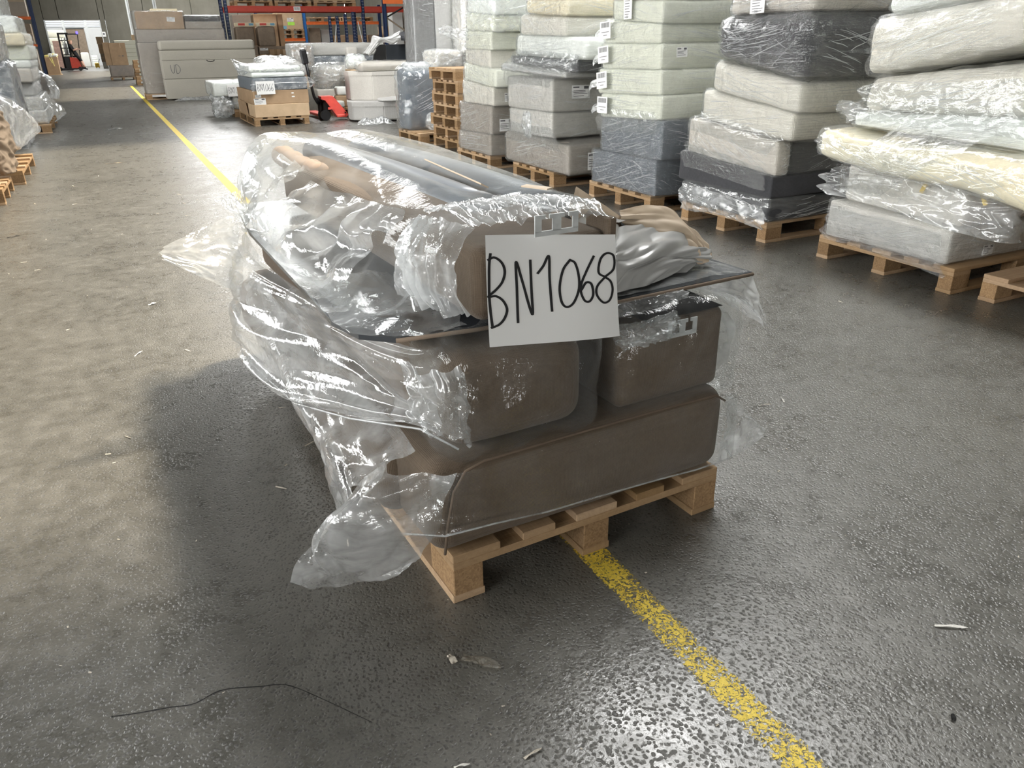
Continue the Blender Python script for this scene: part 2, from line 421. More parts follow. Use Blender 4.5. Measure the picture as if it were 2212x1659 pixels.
def concrete(name, a, b):
    t = NT(name); c = t.coord(); n1 = t.noise(c, .8, 5, .65); n2 = t.noise(t.coord((1, 1, .15)), 1.5, 4)
    col = t.mixc(t.ramp(t.math('ADD', t.math('MULTIPLY', n1, .6), t.math('MULTIPLY', n2, .4)), .3, .7), a, b)
    return t.done(t.bsdf(col, .9, t.bump(n1, .2, .01), spec=.2))

def emit(name, col, s):
    t = NT(name); q = t.n('ShaderNodeEmission'); q.inputs[0].default_value = col + (1,); q.inputs[1].default_value = s
    return t.done(q)

M_brown = fabric('brown_fabric', (.135, .100, .070), 520)
M_seam = plain('brown_piping', (.14, .10, .07), .9)
M_beige = fabric('beige_fabric', (.62, .57, .50), 420, .2)
M_linen = fabric('linen_fabric', (.60, .575, .53), 420, .22)
M_taupe = fabric('taupe_fabric', (.36, .315, .27), 420, .25)
M_grey = fabric('grey_fabric', (.50, .49, .47), 420, .2)
M_char = fabric('charcoal_fabric', (.055, .056, .062), 420, .3)
M_slate = fabric('slate_fabric', (.135, .155, .18), 420, .25)
M_cream = fabric('cream_ticking', (.80, .76, .67), 300, .14, .9, .6)
M_green = fabric('pale_green_foam', (.78, .785, .67), 300, .1, .9, .3)
M_foam = fabric('yellow_cream_foam', (.86, .77, .56), 300, .16, .9, .4)
M_white = fabric('white_foam', (.84, .86, .82), 300, .08, .9, .3)
M_sofa = fabric('stone_fabric', (.45, .425, .365), 420, .12)
M_film = film('clear_bag_film', .28, rough=.12, scale=(3, 3, 9), bump=.16, base=.06, refl=.55)
M_thin = film('thin_front_film', .045, rough=.10, scale=(14, 5, 5), bump=.3, base=.03, refl=.5)
M_clear = film('clear_sheet_film', .10, rough=.12, scale=(4, 4, 9), bump=.32, base=.08, refl=.6)
M_taut = film('taut_bag_film', .12, rough=.09, scale=(14, 1.2, 8), bump=.10, base=.05, refl=.26)
M_milk = film('milky_bag_film', .32, rough=.15, scale=(4, 4, 10), bump=.24, base=.08, refl=.6)
M_wrap = film('stretch_wrap_film', .06, rough=.15, scale=(1.6, 1.6, 60), rot=(.09, .07, 0), bump=.8, base=.11, refl=.7)
M_wrapd = film('stretch_wrap_film_diagonal', .07, rough=.14, scale=(1.6, 1.6, 48), rot=(.38, .25, 0), bump=.85, base=.12, refl=.75)
M_flap = film('loose_film', .40, rough=.2, scale=(5, 5, 10), bump=.35, base=.12, refl=.7)
M_crease = film('film_crease', .72, rough=.22, scale=(3, 3, 3), bump=.1, base=.16, refl=.6, hz=(.8, 1.2))  # milky white so the highlights along the creases sit in the colour
M_wood = wood('pallet_wood', (.50, .335, .185), (.29, .18, .095))
M_wooddark = wood('old_pallet_wood', (.50, .33, .19), (.28, .18, .10))
M_chip = chip('pallet_chip_block')
M_paper = plain('white_paper', (.83, .83, .82), .7, var=.02, scale=4, bump=.15)
M_ink = plain('marker_ink', (.012, .012, .014), .5)
M_inkg = plain('grey_ink', (.12, .12, .13), .6)
M_zinc = plain('galvanised_steel', (.62, .64, .64), .42, .35, .12, 30)
M_card = plain('cardboard', (.40, .275, .17), .85, var=.1, scale=6, spec=.2)
M_cardl = plain('light_cardboard', (.56, .41, .265), .85, var=.1, scale=6, spec=.2)
M_cardd = plain('grey_brown_cardboard', (.26, .205, .155), .85, var=.15, scale=8, spec=.2)
M_board = plain('dark_board', (.03, .034, .04), .16, var=.2, scale=3, bump=.12, spec=.6)
M_edge = plain('board_edge', (.20, .15, .11), .8)
M_roll = plain('grey_plastic', (.17, .19, .22), .34, var=.15, scale=2.2, bump=.25, spec=.4)
M_poly = plain('silver_grey_plastic', (.46, .46, .45), .26, var=.06, scale=3, bump=.2, spec=.6)
M_kraft = plain('kraft_liner', (.62, .50, .37), .6, var=.06, scale=3)
M_orange = plain('orange_beam_paint', (.78, .17, .04), .5, var=.08)
M_red = plain('red_beam_paint', (.42, .045, .025), .5, var=.1)
M_navy = plain('navy_post_paint', (.012, .028, .085), .45, var=.15)
M_blue = plain('blue_post_paint', (.03, .16, .48), .5, var=.1)
M_dark = plain('dark_hole', (.008, .008, .008), .9)
M_black = plain('black_plastic', (.012, .012, .013), .4)
M_jack = plain('red_jack_paint', (.78, .10, .075), .42, var=.08)
M_wallc = concrete('wall_concrete', (.105, .10, .08), (.17, .16, .135))
M_wallw = plain('pale_wall', (.62, .63, .63), .8, var=.05, scale=.6)
M_ceil = plain('ceiling_sheet', (.20, .20, .195), .8, var=.08, scale=.8)
M_yellow = plain('yellow_foam_strip', (.90, .78, .30), .8, var=.1)
M_tape = plain('yellow_tape', (.72, .50, .06), .5)
M_skin = plain('skin', (.62, .36, .26), .6, var=.05)
M_shirt = plain('black_shirt', (.014, .014, .016), .9)
M_floor = floor_mat(); M_line = line_mat()
M_bluelight = emit('blue_lamp', (.08, .06, 1), 6)
M_win = emit('daylit_window', (.92, .96, 1), 1.1)
M_tagr = plain('red_band', (.75, .12, .10), .7); M_tagb = plain('blue_band', (.22, .45, .60), .7); M_tagg = plain('green_sticker', (.45, .85, .12), .7)

# ------------------------------------------------------------------ the setting
X0, X1, Y0, Y1 = -9.0, 17.0, -6.0, 61.2
def structure(o): o['kind'] = 'structure'; return o
structure(MB().box(X0 - 8, X1 + 8, Y0 - 10, 76, -.2, 0).build('floor', M_floor))
fl_o = bpy.data.objects['floor']
structure(link_mesh('trim_1', [(-.044, .4, 0), (.044, .4, 0), (.044, 33.8, 0), (-.044, 33.8, 0)], [(0, 1, 2, 3)], M_line, loc=(.975, 0, .0012)))
# ceiling with open roof lights, built as strips around the holes
def ceiling():
    holes = HOLES + [HALL]
    xs = sorted({X0 - 8, X1 + 8, *[h[0] for h in holes], *[h[1] for h in holes]}); ys = sorted({Y0, 76., *[h[2] for h in holes], *[h[3] for h in holes]})
    m = MB()
    for i in range(len(xs) - 1):
        for j in range(len(ys) - 1):
            cx, cy = (xs[i] + xs[i + 1]) / 2, (ys[j] + ys[j + 1]) / 2
            if any(h[0] < cx < h[1] and h[2] < cy < h[3] for h in holes): continue
            m.box(xs[i], xs[i + 1], ys[j], ys[j + 1], CEIL, CEIL + .25)
    structure(m.build('ceiling', M_ceil))
ceiling()
wm = MB()
for q in ((Y0, SIDE[0], 0, CEIL), (SIDE[1], Y1, 0, CEIL), (SIDE[0], SIDE[1], 0, SIDE[2]), (SIDE[0], SIDE[1], SIDE[3], CEIL)): wm.box(X0 - .3, X0, *q)
structure(wm.build('wall_left', M_wallc))
structure(MB().box(X1, X1 + .3, Y0, Y1, 0, CEIL).build('wall_right', M_wallc))
wm = MB()
for q in ((X0, REAR_FILL[0], 0, CEIL), (REAR_FILL[1], X1, 0, CEIL), (REAR_FILL[0], REAR_FILL[1], REAR_FILL[3], CEIL), (REAR_FILL[0], REAR_FILL[1], 0, REAR_FILL[2])): wm.box(q[0], q[1], Y0 - .3, Y0, q[2], q[3])
structure(wm.build('wall_back', M_wallc))
# end wall of tall concrete panels, each its own piece, with the doorway left open
DX0, DX1, DZ = -2.5, .70, 2.96
wall = structure(MB().box(X0, X1, Y1 + .12, Y1 + .2, DZ + .02, CEIL).build('wall_far', M_wallc))
cuts = [X0, -6.1, DX0, -1.62, DX1, 1.02, 3.4, 6.4, 9.4, 13., X1]
for a, b in zip(cuts[:-1], cuts[1:]):
    z0 = DZ if DX0 - .01 <= a and b <= DX1 + .01 else 0
    MB().box(a + .012, b - .012, Y1, Y1 + .2, z0, CEIL, .015).build('wall_panel', M_wallc, wall)
MB().box(DX0, DX0 + .07, Y1 - .03, Y1 + .2, 0, DZ).build('door_jamb', M_zinc, wall)
MB().box(DX1 - .05, DX1, Y1 - .03, Y1 + .2, 0, DZ).build('door_jamb', M_zinc, wall)
def column(x, y, w, label, top=CEIL):
    o = empty('steel_column', (x, y, 0), 0, label, 'column')
    m = MB(); m.box(-w / 2, w / 2, -.02, .02, .02, top); m.box(-w / 2, -w / 2 + .03, -.09, .09, .02, top); m.box(w / 2 - .03, w / 2, -.09, .09, .02, top)
    m.build('shaft', M_zinc, o); MB().box(-w / 2 - .06, w / 2 + .06, -.15, .15, 0, .02).build('base_plate', M_zinc, o)
column(2.25, 55, .16, 'slim galvanised steel column in front of the concrete wall beside the doorway')
column(2.37, 35, .12, 'slim galvanised steel column rising behind the carton on the tall wrapped load')
column(-3.35, 47, .17, 'galvanised steel column beside the racking at the left edge')

# ------------------------------------------------------------------ pallets
PCACHE = {}
def pallet(x, y, z, W, L, rz=0, label=None, group=None, mat=None, axis=0, old=False, bw=.085):
    """corner at x,y; W runs along local x (face with three blocks), L along local y; axis=1 turns it so L runs along world x"""
    mat = mat or (M_wooddark if old else M_wood)
    root = empty('pallet', (x, y, z), rz, label, 'pallet', group)
    key = (round(W, 3), round(L, 3), axis, mat.name, bw)
    if key not in PCACHE:
        t, H = .022, .144
        parts = []
        def B(name, a0, a1, b0, b1, z0, z1, m):
            if axis: a0, a1, b0, b1 = b0, b1, a0, a1
            parts.append((name, (a0, a1, b0, b1, z0, z1), m))
        wd = [.135, .10, .135, .10, .135]
        cs = np.linspace(wd[0] / 2, W - wd[0] / 2, 5)
        for c, w in zip(cs, wd): B('deck_board', c - w / 2, c + w / 2, 0, L, H - t, H, mat)
        bl = .145
        for c in (bl / 2, L / 2, L - bl / 2):
            B('stringer_board', 0, W, c - bl / 2, c + bl / 2, H - 2 * t, H - t, mat)
            for d in (bw / 2, W / 2, W - bw / 2): B('block', d - bw / 2, d + bw / 2, c - bl / 2, c + bl / 2, t, H - 2 * t, M_chip)
        for d in (bw / 2, W / 2, W - bw / 2): B('bottom_board', d - bw / 2 - .004, d + bw / 2 + .004, 0, L, 0, t, mat)
        lst = []
        for name, q, m in parts:
            me = bpy.data.meshes.new(name); mb = MB().box(*q, .002)
            cx, cy, cz = (q[0] + q[1]) / 2, (q[2] + q[3]) / 2, q[4]
            me.from_pydata([(a - cx, b - cy, c - cz) for a, b, c in mb.v], [], mb.f); me.materials.append(m); me.update()
            lst.append((name, me, (cx, cy, cz)))
        PCACHE[key] = lst
    for name, me, loc in PCACHE[key]:
        o = bpy.data.objects.new(name, me); o.location = loc; o.parent = root; COL.objects.link(o)
    return root

# ------------------------------------------------------------------ the pallet load in the middle: local frame a (width), b (depth), z
HO, HA = Vector((.5512, 1.4653, 0)), .0449
def L(a, b, z=0): return Vector((HO.x + a * math.cos(HA) - b * math.sin(HA), HO.y + a * math.sin(HA) + b * math.cos(HA), z))
def hthing(name, a, b, z, label, cat, group=None):
    o = empty(name, L(a, b, z), HA, label, cat, group); o['abz'] = (a, b, z); return o
def hoff(o): return tuple(o['abz'])
def hsoft(name, root, a0, a1, b0, b1, z0, z1, mat, r=.05, bulge=.012, n=9, **kw):
    V, F = soft((a1 - a0, b1 - b0, z1 - z0), r, n, (bulge * .6, bulge, bulge), **kw)
    q = hoff(root)
    return link_mesh(name, V, F, mat, root, ((a0 + a1) / 2 - q[0], (b0 + b1) / 2 - q[1], z0 - q[2]), smooth=True)
def hsheet(name, root, ctrl, mat=None, **kw):
    return sheet(name, ctrl, mat or M_film, root, hoff(root), **kw)
def htube(name, root, pts, r, mat, n=6):
    q = Vector(hoff(root)); return MB().tube([Vector(p) - q for p in pts], r, n).build(name, mat, root, smooth=True)

pallet(HO.x, HO.y, 0, .871, 1.31, HA, 'wooden pallet under the brown sofa pile, chipboard blocks straddling the yellow line', bw=.083)

# bottom: the seat base
base = hthing('sofa_bench', .43, 0, .145, 'long brown fabric sofa base lying on the wooden pallet under the sofa pile', 'sofa')
hsoft('cover', base, -.045, .885, .0, 2.05, .145, .400, M_brown, .055, .012, 12, amp=.004, freq=3, seed=3)
hsoft('side_bulge', base, -.098, .1, .22, 2.04, .152, .375, M_brown, .06, .012, 8, amp=.008, freq=3, seed=6)
fa, fb = -.03, .872
htube('piping', base, [(fa + .005, -.012, .17), (fa + .015, -.016, .25), (fa + .035, -.016, .34), (fa + .07, -.012, .385), (fa + .12, -.010, .397), (.3, -.013, .402), (.6, -.014, .402), (fb - .05, -.010, .396), (fb - .012, -.010, .37)], .0035, M_seam)
htube('side_seam', base, [(-.05, .55, .17), (-.052, .56, .30), (-.03, .57, .40)], .003, M_seam)
# its film bag: hem over the front, tail at the left corner, tail at the right
hsheet('film_bag', base, [[(-.07, .02, .385), (.02, -.028, .395), (.25, -.032, .40), (.5, -.032, .402), (.75, -.030, .402), (.9, -.015, .385), (.915, .06, .35)],
                          [(-.085, .03, .32), (-.02, -.028, .32), (.25, -.034, .315), (.5, -.034, .32), (.75, -.033, .315), (.90, -.018, .31), (.93, .06, .27)],
                          [(-.10, .05, .22), (-.03, -.030, .235), (.25, -.034, .215), (.5, -.034, .205), (.75, -.033, .19), (.90, -.02, .18), (.93, .05, .17)]],
       M_thin, nu=60, nv=140, amp=.006, fu=3, fv=9, seed=4, rag=0)
htube('hem', base, [(-.105, .05, .222), (-.03, -.032, .238), (.10, -.037, .232), (.25, -.038, .216), (.4, -.038, .211), (.5, -.038, .206), (.62, -.038, .20), (.75, -.037, .19), (.90, -.024, .18), (.94, .05, .17)], .0028, M_flap, 5)
hsheet('film_tail', base, [[(.03, -.012, .395), (-.05, .0, .41), (-.12, .03, .415), (-.10, .12, .40)],
                           [(-.02, -.02, .30), (-.10, -.01, .36), (-.20, .04, .36), (-.17, .16, .33)],
                           [(-.05, -.02, .21), (-.15, .0, .26), (-.29, .07, .285), (-.25, .15, .25)],
                           [(-.085, -.005, .165), (-.17, .04, .135), (-.30, .085, .16), (-.345, .10, .215)],
                           [(-.10, .03, .15), (-.19, .085, .085), (-.31, .1, .10), (-.395, .1, .155)]],
       M_milk, nu=90, nv=80, amp=.022, fu=2.6, fv=3.0, seed=21, skew=.4, amp2=.009, env=lambda u, v: min(1, u * 5))
hsheet('film_tail', base, [[(.895, .02, .37), (.90, .03, .27), (.89, .03, .13)], [(.97, .05, .325), (.975, .05, .25), (.945, .04, .115)],
                           [(1.05, .06, .25), (1.05, .05, .21), (1.0, .05, .12)], [(1.125, .055, .172), (1.125, .05, .168), (1.12, .05, .162)]],
       M_flap, nu=50, nv=40, amp=.012, fu=2, fv=3, seed=8, amp2=.006)
hsheet('film_tail', base, [[(-.03, .05, .42), (-.03, .4, .42), (-.03, .9, .42), (-.03, 1.5, .42), (-.02, 2.05, .42)],
                           [(-.13, .06, .37), (-.13, .4, .36), (-.15, .9, .38), (-.12, 1.5, .38), (-.06, 2.08, .36)],
                           [(-.20, .10, .30), (-.19, .4, .29), (-.18, .75, .30), (-.12, 1.5, .26), (-.06, 2.08, .25)],
                           [(-.225, .17, .22), (-.17, .4, .16), (-.10, .75, .12), (-.08, 1.5, .10), (-.05, 2.05, .10)]],
       M_milk, nu=60, nv=140, amp=.022, fu=2.0, fv=6, seed=11, amp2=.008, env=lambda u, v: min(1, u * 4))

# middle left: the wrapped arm cushion (long)
midl = hthing('sofa_cushion', .22, .02, .41, 'long brown sofa cushion in a clear bag, left of two under the dark board', 'cushion')
hsoft('cover', midl, .02, .405, .02, 2.0, .412, .655, M_brown, .062, .016, 10, amp=.004, freq=3, seed=5)
htube('piping', midl, [(.045, .008, .45), (.04, .006, .54), (.05, .01, .62)], .003, M_seam)
hsheet('film_bag', midl, [[(.06, .10, .672), (-.02, .12, .672), (-.10, .45, .675), (-.125, .8, .68), (-.13, 1.2, .68), (-.10, 1.6, .68), (.0, 2.05, .66)],
                          [(.02, .03, .63), (-.045, .12, .63), (-.12, .42, .63), (-.15, .8, .62), (-.17, 1.2, .62), (-.12, 1.6, .60), (-.02, 2.08, .56)],
                          [(.0, .00, .56), (-.05, .10, .56), (-.085, .38, .55), (-.15, .8, .53), (-.225, 1.2, .53), (-.18, 1.55, .49), (-.05, 2.09, .45)],
                          [(.01, .00, .48), (-.045, .08, .51), (-.11, .34, .47), (-.20, .75, .42), (-.26, 1.15, .42), (-.21, 1.5, .36), (-.06, 2.08, .32)],
                          [(.035, .01, .435), (-.03, .08, .475), (-.13, .32, .425), (-.195, .66, .345), (-.25, 1.12, .35), (-.205, 1.5, .27), (-.06, 2.05, .24)]],
       M_film, nu=110, nv=230, amp=.036, fu=4.6, fv=1.3, seed=31, skew=-.45, amp2=.012, env=lambda u, v: min(1, .25 + v * 3) * min(1, .3 + u * 3))
htube('hem', midl, [(.035, .01, .435), (-.03, .08, .475), (-.13, .32, .425), (-.195, .66, .345), (-.225, .9, .345), (-.25, 1.12, .35), (-.22, 1.35, .31), (-.205, 1.5, .27)], .003, M_flap, 5)
# bag over its front face, bunched at the left corner, loose on the right
V, F = soft((.43, .22, .28), .05, 30, (.01, .02, .01), .020, 6, 4, .006, (1, 1, 1.3), True)
link_mesh('film_bag', V, F, M_thin, midl, (.218 - .22, .10 - .02, .405 - .41), smooth=True)
hsheet('film_bunch', midl, [[(.09, .012, .66), (.03, .03, .665), (-.03, .08, .66), (-.06, .16, .65)], [(.075, -.012, .58), (.01, -.015, .58), (-.04, .04, .585), (-.07, .14, .59)],
                            [(.085, -.015, .50), (.015, -.02, .51), (-.04, .03, .52), (-.075, .12, .53)], [(.075, .0, .43), (.03, -.005, .44), (-.02, .03, .47), (-.06, .10, .50)]],
       M_milk, nu=100, nv=80, amp=.024, fu=1.6, fv=6, seed=17, skew=.5, amp2=.016, rag=.34)
# middle right: wrapped box end with a steel hanger
midr = hthing('sofa_bolster', .69, .05, .40, 'brown box-edged sofa piece in a clear bag, right of two under the dark board', 'sofa part')
hsoft('cover', midr, .525, .885, .05, 1.95, .395, .63, M_brown, .025, .008, 10, amp=.003, freq=3, seed=9)
hsheet('gap_shade', midr, [[(.60, .035, .632), (.60, .25, .640)], [(.885, .045, .634), (.885, .25, .640)]], M_dark, nu=4, nv=4, amp=0)  # black sheet painting in the shade of the gap under the board
V, F = soft((.42, .24, .275), .04, 30, (.02, .02, .01), .020, 6, 14, .006, (1, 1, 1.3), True)
link_mesh('film_bag', V, F, M_thin, midr, (.71 - .69, .13 - .05, .388 - .40), smooth=True)
hsheet('film_bunch', midr, [[(.50, .06, .64), (.58, .03, .655), (.67, .03, .66), (.70, .06, .655)], [(.49, .04, .61), (.56, .01, .62), (.66, .005, .625), (.70, .02, .62)],
                            [(.52, .03, .57), (.58, .01, .585), (.64, .01, .59), (.68, .03, .60)]], M_milk, nu=60, nv=70, amp=.020, fu=4, fv=6, seed=27, amp2=.012)
hsheet('film_side', midr, [[(.88, .03, .63), (.89, .3, .64), (.89, .8, .64)], [(.935, .05, .56), (.95, .3, .56), (.95, .8, .55)], [(.93, .05, .47), (.96, .3, .47), (.95, .8, .46)], [(.885, .06, .405), (.90, .3, .40), (.90, .8, .40)]],
       M_film, nu=50, nv=60, amp=.014, fu=3, fv=4, seed=29)
def hanger(parent, a, b, z, w, tilt, M=None):
    """galvanised sofa connector: plate with two hooked slots, cut as one outline"""
    h = .046; mb = MB(); t = .0018
    for x0, x1, y0, y1 in ((0, 1, 0, .24), (0, .15, .2, 1), (.40, .60, .2, 1), (.87, 1, .2, 1), (.14, .24, .80, 1), (.33, .41, .80, 1), (.59, .68, .80, 1), (.78, .88, .80, 1)):
        mb.box(x0 * w, x1 * w, -t, t, y0 * h, y1 * h)
    q = hoff(parent)
    o = mb.build('steel_hanger', M_zinc, parent, (a - q[0], b - q[1], z - q[2]), (tilt, 0, 0)); o['label'] = 'galvanised hanger plate with two hooked slots'
hanger(midr, .655, .020, .587, .10, 0)

# the dark board across the load with its film sleeve
board = hthing('board', .43, .1, .69, 'wide dark glossy board in clear film laid across the pile, overhanging both sides', 'board')
bpoly = [(-.065, .105), (.13, .075), (.5, .07), (1.003, .078), (1.0, 1.9), (-.06, 1.95), (-.12, 1.4), (-.14, .7), (-.155, .30), (-.13, .17)]
m = MB(); q = hoff(board); m.prism([(a - q[0], b - q[1]) for a, b in bpoly[::1]], .692 - q[2], .704 - q[2]); m.build('panel', M_board, board)
htube('edge', board, [(-.065, .103, .698), (.13, .073, .698), (.5, .068, .698), (1.003, .076, .698)], .0055, M_edge, 6)
hsheet('film_sleeve', board, [[(.12, .068, .708), (-.03, .085, .708), (-.10, .12, .708), (-.15, .19, .706)], [(.13, .18, .712), (.0, .2, .715), (-.08, .24, .714), (-.165, .30, .708)],
                              [(.12, .35, .715), (.02, .38, .722), (-.06, .42, .72), (-.16, .48, .71)], [(.10, .6, .72), (.03, .62, .73), (-.05, .64, .725), (-.155, .7, .712)]],
       M_film, nu=80, nv=60, amp=.008, fu=4, fv=3, seed=41, skew=.6)
hsheet('film_sleeve', board, [[(.49, .066, .708), (.65, .066, .708), (.85, .07, .708), (1.0, .072, .707)], [(.5, .3, .71), (.65, .3, .712), (.85, .3, .712), (1.0, .3, .709)], [(.7, .7, .71), (.78, .7, .712), (.9, .7, .712), (1.0, .7, .709)]],
       M_film, nu=50, nv=60, amp=.006, fu=3, fv=5, seed=43)
hsheet('film_fringe', board, [[(.48, .062, .70), (.6, .062, .70), (.75, .065, .70)], [(.48, .05, .685), (.6, .05, .684), (.76, .055, .688)], [(.48, .045, .662), (.6, .042, .668), (.76, .05, .68)]],
       M_milk, nu=20, nv=80, amp=.010, fu=2, fv=14, seed=44)
hsheet('film_flap', board, [[(1.004, .076, .70), (1.02, .5, .70), (1.02, 1.1, .70)], [(.93, .066, .655), (1.07, .45, .64), (1.06, 1.1, .65)], [(1.04, .07, .585), (1.10, .38, .575), (1.08, 1.1, .62)], [(1.10, .075, .508), (1.12, .3, .53), (1.09, 1.1, .60)]],
       M_flap, nu=50, nv=60, amp=.012, fu=2, fv=3, seed=45, amp2=.005)
hsheet('film_flap', board, [[(.76, .066, .698), (.9, .068, .698), (1.004, .076, .70)], [(.84, .064, .68), (.95, .066, .655), (1.03, .072, .64)], [(.92, .064, .662), (1.0, .066, .60), (1.07, .074, .575)], [(.99, .066, .628), (1.05, .07, .56), (1.10, .075, .508)]],
       M_flap, nu=40, nv=40, amp=.008, fu=2, fv=3, seed=46, amp2=.004)
hsheet('film_tail', board, [[(-.11, 1.52, .76), (-.14, 1.47, .66), (-.15, 1.43, .56), (-.165, 1.40, .46)], [(-.20, 1.50, .745), (-.24, 1.44, .66), (-.25, 1.38, .60), (-.24, 1.36, .52)],
                            [(-.31, 1.44, .72), (-.34, 1.38, .67), (-.34, 1.35, .63), (-.33, 1.33, .59)], [(-.425, 1.38, .685), (-.43, 1.37, .675), (-.43, 1.36, .67), (-.43, 1.35, .66)]],
       M_milk, nu=80, nv=70, amp=.018, fu=3, fv=4, seed=51, skew=.5, amp2=.007, env=lambda u, v: 1 - u * .8)
hsheet('film_knot', board, [[(-.155, 1.72, .775), (-.12, 1.74, .79), (-.08, 1.75, .79)], [(-.15, 1.66, .745), (-.12, 1.64, .765), (-.08, 1.66, .77)], [(-.125, 1.55, .725), (-.10, 1.52, .73), (-.07, 1.55, .74)], [(-.125, 1.47, .68), (-.11, 1.45, .69), (-.09, 1.48, .70)]],
       M_milk, nu=60, nv=40, amp=.024, fu=5, fv=4, seed=53, amp2=.014)

# the top bundle: brown backrest with steel hanger, grey rolls, all under one big bag
top = hthing('sofa_section', .27, .01, .71, 'brown sofa backrest on top of the pile under bunched clear film with steel hanger', 'sofa part')
hsoft('cover', top, .095, .455, .012, 1.72, .735, .905, M_brown, .03, .006, 10, amp=.003, freq=3, seed=15)
q = hoff(top)
MB().box(.44 - q[0], .462 - q[0], .0 - q[1], .1 - q[1], .77 - q[2], .935 - q[2], .004).build('side_panel', M_brown, top)
hanger(top, .226, -.020, .921, .112, 0)
hsheet('film_bag', top, [
    [(.49, .0, .80), (.462, .0, .93), (.37, .01, .952), (.27, .01, .955), (.17, .008, .95), (.08, .005, .945), (.03, .03, .88), (.035, .03, .80), (.075, .02, .745)],
    [(.50, .12, .76), (.455, .12, .945), (.36, .12, .958), (.27, .12, .955), (.17, .12, .955), (.04, .11, .955), (-.005, .11, .86), (.015, .11, .775), (.06, .12, .735)],
    [(.56, .30, .76), (.49, .30, .938), (.38, .30, .965), (.27, .30, .955), (.19, .30, .958), (.09, .29, .945), (.06, .29, .84), (-.01, .29, .755), (-.145, .28, .718)],
    [(.62, .60, .74), (.56, .60, .925), (.46, .60, .96), (.34, .60, .94), (.23, .60, .955), (.11, .60, .915), (.03, .6, .81), (-.06, .6, .745), (-.16, .6, .716)],
    [(.68, 1.0, .74), (.63, 1.0, .915), (.50, 1.0, .96), (.36, 1.0, .935), (.24, 1.0, .955), (.11, 1.0, .895), (.0, 1.0, .81), (-.08, 1.0, .75), (-.145, 1.0, .716)],
    [(.68, 1.4, .74), (.635, 1.4, .925), (.52, 1.4, .968), (.38, 1.4, .945), (.25, 1.4, .965), (.10, 1.4, .91), (-.05, 1.4, .835), (-.10, 1.4, .765), (-.135, 1.4, .718)],
    [(.66, 1.8, .74), (.60, 1.8, .935), (.48, 1.8, .975), (.36, 1.8, .955), (.22, 1.8, .975), (.05, 1.8, .962), (-.035, 1.8, .84), (-.065, 1.8, .745), (-.085, 1.8, .705)],
    [(.64, 2.0, .72), (.57, 2.0, .922), (.45, 2.0, .965), (.34, 2.0, .958), (.23, 2.0, .97), (.085, 2.0, .95), (-.005, 2.0, .83), (-.025, 2.0, .74), (-.04, 2.0, .70)],
    [(.60, 2.12, .70), (.54, 2.12, .84), (.42, 2.12, .87), (.32, 2.12, .86), (.2, 2.12, .87), (.09, 2.12, .83), (.03, 2.12, .77), (.0, 2.12, .72), (.0, 2.12, .68)]],
    M_taut, nu=230, nv=150, amp=.034, fu=6.0, fv=1.0, seed=61, skew=.35, amp2=.010, env=lambda u, v: (.12 + .88 * min(1, max(0, (v - .52) * 5))) if u > .2 else .45)
# crumpled wads where the bag is taped round the front end
hsheet('film_bunch', top, [[(.462, .0, .925), (.36, .0, .95), (.26, .0, .955), (.17, .0, .955), (.08, .0, .95)], [(.465, .07, .955), (.36, .06, .972), (.26, .06, .978), (.17, .06, .975), (.05, .07, .972)],
                           [(.465, .15, .948), (.36, .15, .968), (.26, .14, .975), (.17, .15, .972), (.05, .16, .968)], [(.48, .24, .935), (.36, .24, .955), (.26, .24, .96), (.18, .24, .958), (.08, .24, .95)]],
       M_milk, nu=80, nv=190, amp=.020, fu=1.6, fv=13, seed=63, amp2=.014, skew=.25, rag=.06)
hsheet('film_bunch', top, [[(.10, .005, .955), (.05, .06, .968), (.04, .14, .965), (.06, .22, .95)], [(.055, .0, .90), (.0, .06, .91), (-.012, .14, .905), (.02, .24, .90)],
                           [(.05, .0, .83), (.0, .06, .83), (-.01, .14, .83), (.0, .24, .82)], [(.085, .0, .76), (.035, .05, .755), (.015, .13, .76), (-.01, .24, .755)]],
       M_milk, nu=90, nv=110, amp=.026, fu=1.3, fv=8, seed=67, amp2=.014, skew=-.3, rag=.06)
MB().box(-.012, .012, -.04, .04, 0, .004).build('tape_scrap', M_kraft, top, (.375 - q[0], .22 - q[1], .978 - q[2]), (0, 0, .4))
hsheet('film_fold', top, [[(.20, 2.06, .955), (.12, 1.98, .955), (.10, 1.80, .945), (.10, 1.55, .92), (.11, 1.38, .915)], [(.15, 2.09, .88), (.06, 2.0, .90), (.035, 1.80, .89), (.02, 1.55, .86), (.03, 1.38, .86)],
                          [(.12, 2.11, .80), (.02, 2.03, .81), (-.02, 1.80, .80), (-.05, 1.55, .80), (-.06, 1.36, .80)], [(.10, 2.11, .72), (-.01, 2.04, .72), (-.05, 1.8, .72), (-.10, 1.55, .735), (-.12, 1.36, .74)]],
       M_milk, nu=90, nv=110, amp=.040, fu=.9, fv=5.0, seed=77, skew=.3, amp2=.018, rag=.08)
